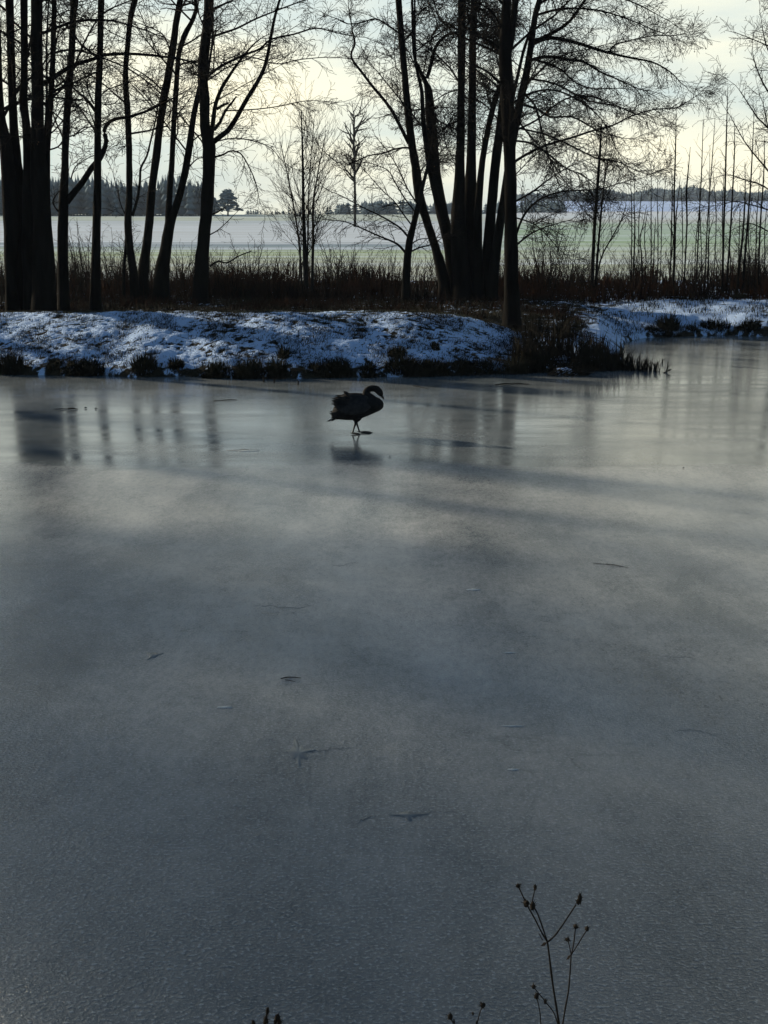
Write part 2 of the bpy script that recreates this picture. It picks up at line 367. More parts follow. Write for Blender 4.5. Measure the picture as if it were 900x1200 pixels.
# ------------------------------------------------------------------ terrain
_sx = [-60, -9, -7.2, -5, -3, -1, .5, 1.6, 2.6, 3.6, 4.4, 4.9, 5.2, 5.7, 6.4, 8, 11, 14, 60]
_sy = [24.6, 24.6, 24.45, 24.2, 24.05, 24.0, 24.1, 24.4, 24.7, 24.9, 25.3, 26.2, 28.0, 30.4, 31.4, 31.9, 31.8, 32.0, 32.6]
def shore(X): return np.interp(X, _sx, _sy)
def hgt(X, Y):
    X = np.asarray(X, dtype=np.float64); Y = np.asarray(Y, dtype=np.float64)
    t = Y - shore(X) - (vnoise(X * 1.3, X * 0 + 3.3) - .5) * .35
    base = np.interp(t, [-4, -.4, 0, .12, .5, 3, 6, 14, 40], [-.7, -.22, -.03, .10, .17, .48, .56, .65, .65])
    bump = np.interp(t, [0, .35, 1, 1.8, 2.5, 3.0, 3.6, 4.4, 5.6, 6.4], [0, .14, .42, .76, .95, 1, .9, .6, .12, 0])
    mh = np.interp(X, [-12, -8, -5, -2, .4, 1.2, 1.8, 2.4, 2.9], [.40, .43, .47, .50, .49, .43, .32, .14, 0])
    z = base + bump * mh + np.interp(X, [5.5, 7.5], [0, .16]) * np.interp(t, [0, .3, 1.2, 4, 9], [0, .35, 1, 1, .2])
    near = np.interp(Y, [-40, 0, 1.5, 2.4, 3.3, 3.9, 4.5, 6], [2.1, 1.62, 1.5, 1.05, .38, .02, -.25, -.7])
    z = np.maximum(z, near)
    side = np.interp(np.abs(X), [58, 62, 68], [-.7, .02, .6]); z = np.maximum(z, side)
    # field: level, then falling away; a long snow slope rises beyond it to the right
    right = np.clip((X / np.maximum(Y, 1) - .055) / .05, 0, 1); right = right * right * (3 - 2 * right)
    farl = np.interp(Y, [45, 100, 200, 330, 420, 600, 3000], [0, -.05, -.15, -.22, -1.2, -6, -30])
    farr = np.interp(Y, [45, 100, 200, 330, 440, 520, 560, 800, 1000, 3000], [0, -.05, -.15, -.3, -.5, -.9, -.6, 3.6, 7, 10])
    z = z + np.where(Y > 45, farl * (1 - right) + farr * right, 0)
    return z
def hz(x, y): return float(hgt(np.array([x]), np.array([y]))[0])

def steps(segs):
    out = []
    for a, b, s in segs:
        n = max(1, int(round((b - a) / s))); out += list(np.linspace(a, b, n, endpoint=False))
    return np.array(out + [segs[-1][1]])
XS = steps([(-1000, -400, 200), (-400, -100, 30), (-100, -30, 7), (-30, -13, 1), (-13, -9.2, .25), (-9.2, 4.2, .045), (4.2, 13, .09), (13, 30, 1), (30, 100, 7), (100, 400, 30), (400, 1000, 200)])
YS = steps([(-40, 0, 8), (0, 5, .25), (5, 23, 3), (23, 23.7, .15), (23.7, 28.2, .05), (28.2, 36, .1), (36, 46, .5), (46, 100, 5), (100, 500, 20), (500, 1000, 30)])
GX, GY = np.meshgrid(XS, YS)
GZ = hgt(GX, GY)
land = np.clip((GY - shore(GX)) / .4, 0, 1) * np.clip((45 - GY) / 4, 0, 1)
lump = fbm(GX * 2.2, GY * 2.2, 3, 2); chip = fbm(GX * 11 + GY * 5, GY * 15, 3, 5)
GZ = GZ + land * ((lump - .5) * .09 + (chip - .5) * .055)
tt = GY - shore(GX)
cover = fbm(GX * .55, GY * .7, 3, 9)
snow = .50 + (chip - .5) * 1.6 + (lump - .5) * .25 + (cover - .5) * .45
# snow lies thin on the flat behind the mound and under the trees, thick on the slope
behind = np.clip((tt - 3.1) / .5, 0, 1)
snow = snow + .20 * (1 - behind) - .27 * behind * np.clip((5 - GX) / 1.5, 0, 1) - .12 * behind
snow = snow - .5 * np.clip(1 - tt / .35, 0, 1) + .16 * np.clip((GX - 5) / 1.5, 0, 1)
nx, ny = len(XS), len(YS)
idx = np.arange(nx * ny).reshape(ny, nx)
F = np.stack([idx[:-1, :-1], idx[:-1, 1:], idx[1:, 1:], idx[1:, :-1]], -1).reshape(-1, 4)
cxm = ((GX[:-1, :-1] + GX[1:, 1:]) / 2).ravel(); cym = ((GY[:-1, :-1] + GY[1:, 1:]) / 2).ravel()
mi = np.zeros(len(F), dtype=np.int32)
mi[cym > 44] = 1; mi[cym < 6] = 2; mi[(cym > 535) & (cxm / cym > .03)] = 3
ground = mesh_np('ground', np.stack([GX, GY, GZ], -1).reshape(-1, 3), [F], ground_materials(), None, True, mi)
a = ground.data.attributes.new('snow', 'FLOAT', 'POINT'); a.data.foreach_set('value', snow.ravel().astype(np.float32))
tag(ground, 'snow dusted banks and frosted field round the frozen pond', kind='structure')

M_ice = ice_material()
v = [(-64, 3.2, 0), (64, 3.2, 0), (64, 36, 0), (-64, 36, 0)]
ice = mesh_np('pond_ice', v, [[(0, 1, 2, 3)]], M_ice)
tag(ice, 'frozen pond with grey rippled ice', kind='structure')

# ------------------------------------------------------------------ trees
def grow(G, p, d, L, r, lvl, P):
    n = P['n'][lvl]; pts = [p]; rads = [r]; s = L / n
    wob = P['wob'][lvl]; trop = P['trop'][lvl]
    x, y, z = p; dx, dy, dz = d
    for i in range(n):
        dx += rng.gauss(0, wob); dy += rng.gauss(0, wob); dz += rng.gauss(0, wob) + trop
        q = math.sqrt(dx * dx + dy * dy + dz * dz) + 1e-9; dx /= q; dy /= q; dz /= q
        x += dx * s; y += dy * s; z += dz * s
        pts.append((x, y, z)); rads.append(max(P['rmin'], r * (1 - .75 * (i + 1) / n)))
    G.tube(pts, rads, 4 if r > .02 else 3)
    kids(G, pts, rads, lvl + 1, P)
    if lvl >= P['max'] and pts[-1][2] < 9 and rng.random() < P['cone']:
        i = rng.randrange(1, len(pts)); q = pts[i]; k = P['conesize'] * rng.uniform(.6, 1.2)
        o = (q[0] + rng.gauss(0, .012), q[1] + rng.gauss(0, .012), q[2] - .015)
        G.raw([(o[0] - k, o[1], o[2]), (o[0] + k, o[1], o[2]), (o[0], o[1] - k, o[2]), (o[0], o[1] + k, o[2]), (o[0], o[1], o[2] - 1.5 * k), (o[0], o[1], o[2] + 1.5 * k)],
              [(0, 2, 5), (2, 1, 5), (1, 3, 5), (3, 0, 5), (2, 0, 4), (1, 2, 4), (3, 1, 4), (0, 3, 4)])
    elif P.get('leaves') is not None and lvl >= P['max'] and rng.random() < P['leafp']:
        q = pts[-1]; k = rng.uniform(.012, .022); a = rng.uniform(0, 6.28)
        P['leaves'].raw([(q[0], q[1], q[2]), (q[0] + k * math.cos(a), q[1] + k * math.sin(a), q[2] - k * .6), (q[0], q[1], q[2] - 2 * k), (q[0] - k * math.cos(a), q[1] - k * math.sin(a), q[2] - k * .8)], None, [(0, 1, 2, 3)])

def kids(G, pts, rads, lvl, P, t0=None, scale=1.0):
    if lvl > P['max']: return
    seg = []
    tot = 0
    for i in range(len(pts) - 1):
        l = math.dist(pts[i], pts[i + 1]); seg.append(l); tot += l
    if tot < .02: return
    t0 = P['t0'][lvl] if t0 is None else t0
    high = pts[-1][2] > 9.0
    if high and lvl >= P['max']: return
    sp = P['sp'][lvl] * (1.25 if high else 1)
    pos = t0 * tot + rng.random() * sp
    while pos < tot:
        q = pos; i = 0
        while i < len(seg) - 1 and q > seg[i]: q -= seg[i]; i += 1
        f = min(1, q / (seg[i] + 1e-9)); A = pts[i]; B = pts[i + 1]
        p = tuple(A[k] + (B[k] - A[k]) * f for k in range(3)); rr = rads[i] + (rads[i + 1] - rads[i]) * f
        T = [(B[k] - A[k]) / (seg[i] + 1e-9) for k in range(3)]
        # random perpendicular
        w = [rng.gauss(0, 1), rng.gauss(0, 1), rng.gauss(0, .7)]
        dt = sum(T[k] * w[k] for k in range(3)); w = [w[k] - dt * T[k] for k in range(3)]
        q = math.sqrt(sum(c * c for c in w)) + 1e-9
        ang = math.radians(rng.uniform(*P['ang'][lvl])); ca, sa = math.cos(ang), math.sin(ang)
        d = tuple(T[k] * ca + w[k] / q * sa for k in range(3))
        t = pos / tot
        L = P['len'][lvl] * rng.uniform(.55, 1.3) * (1 - .45 * t) * scale
        r = min(rr * .7, P['r'][lvl] * rng.uniform(.7, 1.2)) * (2.2 * P.get('bulk', 1) if high else 1)
        grow(G, p, d, L, r, lvl, P)
        pos += sp * rng.uniform(.6, 1.5)

ALDER = dict(n=[7, 5, 4, 3], wob=[.10, .14, .17, .2], trop=[.03, .02, -.02, -.05], rmin=.0045, max=3, cone=.16, conesize=.011,
             t0=[0, .15, .12, .1], sp=[.5, .5, .12, .065], ang=[(30, 60), (35, 70), (35, 65), (30, 65)], len=[4, 1.9, .8, .34], r=[.04, .026, .0110, .0062], leafp=.0)

def smooth_poly(pts, k=3):
    """Catmull-Rom through points"""
    out = []
    n = len(pts)
    for i in range(n - 1):
        p0 = pts[max(0, i - 1)]; p1 = pts[i]; p2 = pts[i + 1]; p3 = pts[min(n - 1, i + 2)]
        for j in range(k):
            t = j / k
            out.append(tuple(.5 * ((2 * b) + (-a + c) * t + (2 * a - 5 * b + 4 * c - d) * t * t + (-a + 3 * b - 3 * c + d) * t ** 3) for a, b, c, d in zip(p0, p1, p2, p3)))
    out.append(tuple(pts[-1])); return out

def stem_points(tr, Y, top=14.0, ground_it=True, slope=0.0, extend=True):
    """traced (x, y, width) from bottom to top -> 3-D points with radii; rooted in the ground, carried on above the frame"""
    P = []
    for i, (x, y, w) in enumerate(tr):
        yy = Y + slope * i
        p = px(x, y, yy); P.append((*p, w * math.hypot(yy, H - p[2]) / FPX / 2))
    if ground_it:
        b = P[0]; c = P[1]; g = hz(b[0], b[1])
        if b[2] > g + .12:
            k = (b[2] - g) / max(.3, c[2] - b[2])
            P.insert(0, (b[0] - (c[0] - b[0]) * k * .35, b[1], g + .02, b[3] * 1.22))
        b = P[0]
        P.insert(0, (b[0], b[1], g - .15, b[3] * 1.35))
    P = smooth_poly(P, 3)
    if extend and P[-1][2] < top:
        a = P[-6]; b = P[-1]; dx = (b[0] - a[0]) / max(.3, b[2] - a[2]); r0 = b[3]; z0 = b[2]; n = 9; x, y = b[0], b[1]; dy = 0
        dx = max(-.25, min(.25, dx))
        for i in range(1, n + 1):
            st = (top - z0) / n; dx += rng.gauss(0, .04); dy += rng.gauss(0, .04); x += dx * st * .8; y += dy * st
            P.append((x, y, z0 + st * i, r0 * (1 - .9 * i / n)))
    return P

def trunk_mesh(P, name, parent, sides=10, m=None):
    """a stem with uneven bark and a root flare"""
    G = Geo(); n = len(P); pts = np.array([p[:3] for p in P]); R = np.array([p[3] for p in P])
    T = np.gradient(pts, axis=0); T /= np.linalg.norm(T, axis=1, keepdims=True) + 1e-9
    A = np.cross(T, np.array([0, 1.0, 0])); A /= np.linalg.norm(A, axis=1, keepdims=True) + 1e-9; B = np.cross(T, A)
    th = np.arange(sides) * 2 * math.pi / sides
    rr = R[:, None] * (1 + nr.uniform(-.07, .07, (n, sides)))
    V = pts[:, None] + (A[:, None] * np.cos(th)[None, :, None] + B[:, None] * np.sin(th)[None, :, None]) * rr[:, :, None]
    i = np.arange(n * sides).reshape(n, sides)
    f = np.stack([i[:-1], np.roll(i[:-1], -1, 1), np.roll(i[1:], -1, 1), i[1:]], -1).reshape(-1, 4)
    G.raw(V.reshape(-1, 3), None, f)
    return G.build(name, m or M_bark, parent, True)

def make_tree(label, stems, limbs, Y, P=ALDER, group='bare trees on the far bank', top=18, rand_limbs=10, rl_len=2.4, rl_from=2.2, leafp=0.0, name='alder_tree', bark=None, updir=(.25, .9), lean_to=0.0, dense=1.0, bulk=1.0):
    P = dict(P); P['bulk'] = bulk; leaves = Geo(); P['leaves'] = leaves; P['leafp'] = leafp
    P['sp'] = [s / dense for s in P['sp']]
    crown = Geo(); roots = []
    S = []
    for st in stems:
        opt = {}
        if isinstance(st, dict): opt = dict(st); st = opt.pop('tr')
        dY = opt.pop('dY', 0); tp = opt.pop('top', top)
        S.append(stem_points(st, Y + dY, tp, **opt))
    b = S[0][0]
    root = empty(name, (b[0], b[1], hz(b[0], b[1])), label, 'tree', group)
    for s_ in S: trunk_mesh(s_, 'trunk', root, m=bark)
    for lb in limbs:
        opt = {}
        if isinstance(lb, dict): opt = dict(lb); lb = opt.pop('tr')
        sl = opt.get('slope', rng.uniform(-.35, .35)); dY = opt.get('dY', 0)
        Q = []; 
        n = len(lb); w0 = opt.get('w', (3, 1.5))
        acc = 0
        for i, (x, y) in enumerate(lb):
            if i: acc += math.hypot(x - lb[i - 1][0], y - lb[i - 1][1]) * Y / FPX
            yy = Y + dY + sl * acc; w = w0[0] + (w0[1] - w0[0]) * i / (n - 1)
            Q.append((*px(x, y, yy), w * Y / FPX / 2))
        Q = smooth_poly(Q, 3)
        G = Geo(); G.tube([q[:3] for q in Q], [q[3] for q in Q], 6); G.build('branch', bark or M_bark, root, True)
        kids(crown, [q[:3] for q in Q], [q[3] for q in Q], 2, P, opt.get('t0', .12), opt.get('k', 1.0))
        # the limb thins out into a last spray
        if opt.get('tip', True):
            a_, b_ = Q[-3], Q[-1]; d = [b_[k] - a_[k] for k in range(3)]; l = math.sqrt(sum(c * c for c in d)) + 1e-9
            grow(crown, b_[:3], tuple(c / l for c in d), .9, max(.006, b_[3]), 1, P)
    # further limbs round each stem, most of them above the frame
    for s_ in S:
        zs = [p[2] for p in s_]; tz = zs[-1]
        if tz < 6: kids(crown, [p[:3] for p in s_], [p[3] for p in s_], 2, P, .35); continue
        for j in range(rand_limbs):
            z = rl_from + (tz - rl_from) * ((j + rng.random()) / rand_limbs) ** 1.0
            i = min(range(len(zs)), key=lambda q: abs(zs[q] - z)); p = s_[i]
            az = rng.uniform(0, 2 * math.pi); el = rng.uniform(*updir)
            d = (math.cos(az) * math.cos(el) + lean_to, math.sin(az) * math.cos(el), math.sin(el))
            grow(crown, p[:3], d, rl_len * rng.uniform(.6, 1.3) * (1.35 if z > 9 else 1), min(max(p[3] * .6, .02), rng.uniform(.015, .032) * (1.6 * bulk if z > 9 else 1)), 1, P)
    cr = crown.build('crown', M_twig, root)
    if leaves.V: leaves.build('dry_leaves', M_leaf, cr)
    settle(root)
    return root

# --- the left-hand group
make_tree('massive multi-stemmed tree at the left edge, its stems fused into one black base',
    [[(16, 372, 20), (12, 320, 13), (14, 270, 20), (11, 215, 18), (6, 165, 13), (1, 130, 8), (-2, 60, 7), (-3, 0, 6)],
     {'tr': [(30, 368, 22), (25, 300, 20), (22, 240, 18), (19, 190, 13), (16, 150, 10), (14, 100, 9), (13, 60, 9), (11, 0, 9)], 'dY': .25, 'top': 11},
     {'tr': [(40, 368, 24), (36, 300, 20), (35, 240, 18), (34, 195, 13), (31, 150, 10), (27.5, 118, 9.5), (28.5, 80, 8), (28, 0, 8)], 'dY': -.1, 'top': 12},
     {'tr': [(52, 370, 32), (51, 310, 26), (49, 250, 21), (46, 205, 20), (44.5, 165, 15), (44, 100, 13.5), (43, 50, 13), (43, 0, 13)], 'dY': -.35},
     {'tr': [(54, 260, 12), (54, 205, 9), (56, 165, 7), (59, 125, 6.5), (62, 70, 6), (63.5, 0, 5.5)], 'dY': .1, 'ground_it': False},
     {'tr': [(52, 180, 4), (55, 110, 2.6), (54.5, 60, 2.2), (57, 0, 1.8)], 'dY': -.2, 'ground_it': False, 'top': 9}],
    [{'tr': [(50, 99), (68, 87), (85, 77), (110, 69), (122, 64.5), (150, 63), (180, 65), (196, 67)], 'w': (5.5, 2.6), 'k': .7},
     {'tr': [(50, 39), (70, 31), (90, 25), (115, 23), (135, 25), (150, 29), (172, 36)], 'w': (3.4, 1.6), 'k': .8},
     {'tr': [(62, 114), (72, 104), (84, 86), (95, 58), (106, 36), (114, 24), (126, 12), (150, 2)], 'w': (2.6, 1.6), 'k': .8},
     {'tr': [(64, 62), (80, 58.5), (100, 61), (118, 67), (145, 78), (165, 90), (186, 107)], 'w': (2.8, 1.4), 'k': .8},
     {'tr': [(2, 140), (10, 126), (20, 106), (26, 95), (36, 45), (38, 20)], 'w': (4, 2)},
     {'tr': [(56, 176), (68, 172), (76, 163), (92, 156), (104, 149)], 'w': (2, 1)},
     {'tr': [(53, 113), (75, 115), (95, 117)], 'w': (2, 1.4)}],
    28.6, rand_limbs=11, rl_from=4.2, leafp=.05)
make_tree('tree on the left with a thick crooked limb bending up to the right',
    [[(75, 358, 15), (73.5, 300, 12.5), (74, 250, 12), (76, 200, 8.7), (77, 160, 8.4), (80, 112, 8), (84, 60, 7.2), (86.5, 0, 7)]],
    [{'tr': [(78, 237), (88, 224), (97, 213), (108, 196), (117, 186), (122, 175), (124.5, 164), (122, 154), (127, 144), (136, 139.5), (150, 137), (170, 131), (188, 123)], 'w': (8.5, 2.4), 'k': .6, 't0': .5, 'slope': .05},
     {'tr': [(70, 250), (62, 238), (66, 228), (72, 222)], 'w': (2, 1), 'k': .6},
     {'tr': [(83, 210), (88, 196), (98, 188), (112, 181)], 'w': (1.6, .8), 'k': .7},
     {'tr': [(86, 160), (97, 150), (111, 149)], 'w': (1.5, 1)}],
    30.0, rand_limbs=12, rl_from=3.6, leafp=.05)
make_tree('straight slim trunk standing just right of the crooked-limbed tree',
    [[(112, 358, 15), (112.5, 300, 10.5), (114, 240, 9.2), (114.5, 180, 8), (115, 115, 8), (117, 70, 7.2), (118.5, 0, 7)]],
    [{'tr': [(113, 132), (106, 122), (99, 114), (92, 109), (84, 101)], 'w': (4, 1.8), 'k': .8},
     {'tr': [(110, 122), (104, 108), (102, 98), (106, 86), (110, 76)], 'w': (2, 1), 'k': .7},
     {'tr': [(120, 110), (126, 105), (140, 100), (152, 96)], 'w': (1.8, 1), 'k': .8},
     {'tr': [(120, 122), (132, 122), (140, 116)], 'w': (1.4, .8)}],
    29.8, rand_limbs=12, rl_from=3.6, leafp=.05)
make_tree('slender slightly bowed trunk with a thin stem splitting off near its base',
    [[(156, 318, 10), (152, 290, 9), (150, 262, 8.4), (151.5, 230, 7.6), (151.5, 190, 7), (150, 140, 7), (147, 90, 6.2), (149, 60, 5.8), (153, 22, 6), (159, -4, 7)],
     {'tr': [(145, 318, 4), (147, 295, 4), (149, 270, 3)], 'extend': False}],
    [{'tr': [(155, 253), (161, 233), (164, 212), (165, 197), (172, 183), (177, 163), (182, 142), (185, 125)], 'w': (3.6, 1.5), 'k': .6},
     {'tr': [(150, 262), (146, 250), (141, 238), (138, 222), (134, 210)], 'w': (1.6, .8)}],
    35.0, rand_limbs=12, rl_from=4, leafp=.05)
make_tree('trunk leaning to the right between the bowed and the forked trees',
    [[(168, 318, 13), (172, 288, 10.5), (175, 260, 9.6), (178, 222, 9.2), (183, 185, 8.8), (187, 150, 8.6), (192, 118, 8.4), (197, 90, 8.2), (202, 60, 8), (206, 30, 7), (211, 0, 6.5)]],
    [{'tr': [(190, 120), (178, 126), (165, 133), (152, 138), (140, 140)], 'w': (2.2, 1), 'k': .8},
     {'tr': [(192, 108), (181, 97), (170, 88), (158, 81)], 'w': (2, 1.2)},
     {'tr': [(200, 62), (192, 42), (180, 34), (165, 28)], 'w': (1.8, 1)},
     {'tr': [(198, 68), (215, 70), (228, 73), (236, 73)], 'w': (1.8, 1)}],
    35.3, rand_limbs=13, rl_from=4.2, leafp=.06)
make_tree('tree forked low into a V of two slim stems',
    [[(190, 318, 18), (195, 288, 13), (199, 262, 12), (206, 243, 8.5), (214, 215, 8), (221, 180, 7.8), (226, 142, 6.5), (231, 116, 6), (236, 95, 5), (240, 60, 4.5), (241, 10, 4)],
     {'tr': [(198, 266, 9), (198, 240, 7.2), (200, 210, 6.6), (202, 180, 6.2), (203.5, 150, 6), (206, 110, 5.8), (208, 80, 5.6), (210, 62, 5.6), (216, 42, 6), (225, 25, 5), (230, 10, 4.5), (228, -4, 4)], 'ground_it': False}],
    [{'tr': [(226, 165), (232, 160), (240, 155)], 'w': (1.8, 1)}, {'tr': [(222, 195), (230, 187), (238, 184)], 'w': (1.8, 1)},
     {'tr': [(209, 78), (216, 74), (228, 72), (238, 71)], 'w': (2, 1.2)}, {'tr': [(204, 165), (212, 176), (217, 186)], 'w': (1, .6)}],
    34.9, rand_limbs=12, rl_from=4.2, leafp=.06)
make_tree('thick trunk with long limbs sweeping right over the open field',
    [[(235, 345, 19), (237, 300, 15.5), (240, 268, 13.5), (243, 230, 14.5), (245, 190, 14.5), (244.5, 168, 15), (240, 148, 11.5), (239.5, 115, 11.5), (237.5, 90, 11.5), (239.5, 60, 11.5), (243, 30, 10.5), (245, 0, 10)],
     {'tr': [(242, 95, 3), (246, 70, 2.6), (249, 45, 2.4), (249.5, 0, 2.2)], 'ground_it': False, 'dY': -.2}],
    [{'tr': [(246, 86), (262, 76), (276, 69), (290, 63), (305, 57), (318, 46), (345, 40), (370, 33), (393, 38), (412, 42)], 'w': (3.4, 1.2), 'k': .8, 'slope': -.1},
     {'tr': [(247, 165), (250, 140), (253, 121), (260, 103), (268, 90), (276, 78), (286, 65)], 'w': (6, 2.4), 'k': .7},
     {'tr': [(248, 168), (258, 160), (268, 152), (277, 138), (290, 115), (304, 92), (312, 72), (317, 46), (322, 20), (329, -4)], 'w': (6.5, 2.6), 'k': .9, 'slope': -.15},
     {'tr': [(246, 44), (262, 38.5), (278, 33), (300, 22), (325, 12), (362, -2)], 'w': (3, 1.4), 'k': .9},
     {'tr': [(247, 12), (262, 5), (280, -3)], 'w': (3, 1.6)},
     {'tr': [(251, 152), (258, 143), (264, 130), (272, 120), (277, 113)], 'w': (4, 1.6), 'k': .4, 'tip': False},
     {'tr': [(254, 128), (262, 123), (268, 121)], 'w': (3.6, 2.6), 'k': .4, 'tip': False},
     {'tr': [(252, 184), (262, 181), (270, 177), (282, 180), (292, 196), (300, 215), (304, 236)], 'w': (2.6, .8), 'k': 1},
     {'tr': [(252, 166), (275, 162), (300, 166), (318, 174), (330, 188)], 'w': (1.8, .7), 'k': 1},
     {'tr': [(247, 252), (254, 249), (264, 243)], 'w': (2.6, 1.2), 'k': .3, 'tip': False},
     {'tr': [(246, 275), (255, 270), (264, 262), (272, 254)], 'w': (1.6, .8), 'k': .6},
     {'tr': [(286, 66), (300, 68), (325, 75), (350, 70), (385, 67), (412, 69)], 'w': (1.6, .8), 'k': .9},
     {'tr': [(262, 130), (300, 128), (330, 124), (360, 118), (395, 120)], 'w': (1.6, .7), 'k': .9, 'slope': -.2}],
    34.4, rand_limbs=15, rl_from=4.0, rl_len=2.8, leafp=.08)

# --- the row goes on beyond the left edge: these trees' shadows rake across the ice
for X_, Y_, w_, lab in ((-10.6, 30.5, .34, 'bare tree just beyond the left edge behind the mound'), (-13.6, 29.2, .30, 'second bare tree beyond the left edge'), (-23.6, 30.0, .70, 'third bare tree beyond the left edge, its shadow crossing the ice past the swan'),
                        (-25.0, 31.0, .50, 'slimmer bare tree close beside the third one beyond the left edge'), (-29.0, 30.6, .66, 'stout bare tree far beyond the left edge'),
                        (-37.4, 29.4, .42, 'bare tree well beyond the left edge, shading the near ice'), (-38.6, 31.0, .44, 'bare tree farther on along the row to the left'), (-40.8, 29.0, .40, 'bare tree farther still along the row to the left'), (-43.6, 30.4, .44, 'last but one bare tree of the row to the left'), (-46.5, 29.6, .42, 'last bare tree of the row to the left'),
                        (-44.2, 34.2, .5, 'bare tree of the second row far to the left, nearest the field'), (-46.6, 33.6, .5, 'second bare tree of the second row far to the left'), (-49.0, 34.4, .5, 'third bare tree of the second row far to the left'), (-51.5, 33.8, .5, 'fourth bare tree of the second row far to the left')):
    u = lambda X: 450 + X / math.hypot(Y_, 2.5) * FPX
    wp = w_ / math.hypot(Y_, 2.5) * FPX
    make_tree(lab, [[(u(X_), 330, wp * 1.1), (u(X_ + rng.gauss(0, .1)), 250, wp), (u(X_ + rng.gauss(0, .2)), 130, wp * .8), (u(X_ + rng.gauss(0, .4)), 0, wp * .65)]], [], Y_, rand_limbs=34, rl_from=5, rl_len=2.0 if -26 < X_ < -20 else 3.0, dense=.9, bulk=2.6 if X_ < -33 else 1.5)

# --- the young trees in the gap
YOUNG = dict(n=[6, 6, 4, 3], wob=[.05, .06, .09, .12], trop=[.02, .05, .04, .02], rmin=.003, max=3, cone=.02, conesize=.008,
             t0=[0, .1, .15, .15], sp=[.3, .2, .2, .14], ang=[(20, 40), (22, 48), (20, 42), (20, 45)], len=[2.5, 2.0, .85, .34], r=[.02, .014, .008, .0048], leafp=0)
def young(label, stems, Y, name='young_tree', group=None, P=YOUNG, k=1.0, t0=.12, bark=None, lvl=1):
    G = Geo(); root = None
    for st in stems:
        s_ = stem_points(st, Y, extend=False)
        if root is None: root = empty(name, (s_[0][0], s_[0][1], hz(s_[0][0], s_[0][1])), label, 'tree', group)
        T = Geo(); T.tube([p[:3] for p in s_], [p[3] for p in s_], 6); T.build('trunk', bark or M_sap, root, True)
        kids(G, [p[:3] for p in s_], [p[3] for p in s_], lvl, P, t0, k)
    G.build('crown', M_twig, root); settle(root); return root
young('young broom-shaped tree of many upright stems in the middle gap',
    [[(358, 325, 6), (357, 290, 5.4), (355.5, 240, 4), (355, 200, 3.2), (354, 160, 2), (353, 130, 1)],
     [(366, 325, 4), (367, 280, 3.4), (367, 240, 2.6), (373, 200, 1.6), (381, 160, 1)],
     [(353, 322, 2.6), (350, 280, 2.4), (344, 240, 1.8), (336, 200, 1.3), (328, 165, .8)],
     [(360, 310, 2.4), (361, 270, 2.2), (362, 220, 1.6), (366, 165, 1), (368, 140, .7)]], 36.5, k=.8, t0=.2)
young('lone slim tree with a rounded crown standing far out in the field',
    [[(416, 246, 3.2), (416, 228, 3), (415.5, 205, 3), (415, 185, 2.6), (415, 160, 1.6), (415, 138, .8)]], 150,
    P=dict(YOUNG, len=[8, 4.2, 2.2, 1.2], sp=[1, .34, .4, .35], r=[.1, .07, .042, .03], rmin=.022, t0=[0, .3, .1, .1], ang=[(20, 40), (30, 60), (25, 50), (20, 50)], trop=[0, .03, .02, 0]), t0=.42, k=.75)
make_tree('small leaning tree with long low branches reaching left over the field',
    [{'tr': [(475, 345, 10), (477, 310, 9), (480, 283, 8), (485, 262, 7), (490, 242, 6), (495, 220, 4.4), (501, 196, 3.4), (507, 165, 2.4), (511, 130, 1.4)], 'extend': False}],
    [{'tr': [(478, 300), (470, 290), (462, 284), (445, 277), (425, 268), (405, 260), (388, 258)], 'w': (3.2, 1), 'k': 1.0},
     {'tr': [(480, 280), (470, 268), (455, 258), (440, 250), (425, 243), (405, 232), (392, 226)], 'w': (2.6, .9), 'k': 1.0},
     {'tr': [(484, 266), (472, 250), (462, 236), (450, 225), (438, 212), (428, 200)], 'w': (2, .8), 'k': 1},
     {'tr': [(488, 250), (474, 232), (462, 212), (455, 200), (440, 193), (428, 190)], 'w': (1.8, .8), 'k': 1},
     {'tr': [(490, 240), (478, 222), (468, 200), (455, 178), (440, 160)], 'w': (1.8, .7), 'k': 1},
     {'tr': [(477, 297), (492, 290), (504, 287), (515, 281)], 'w': (2.2, 1.2), 'k': .7},
     {'tr': [(479, 288), (490, 281), (503, 279)], 'w': (1.8, 1), 'k': .6}],
    34.6, rand_limbs=0, name='young_tree', bark=M_bark)

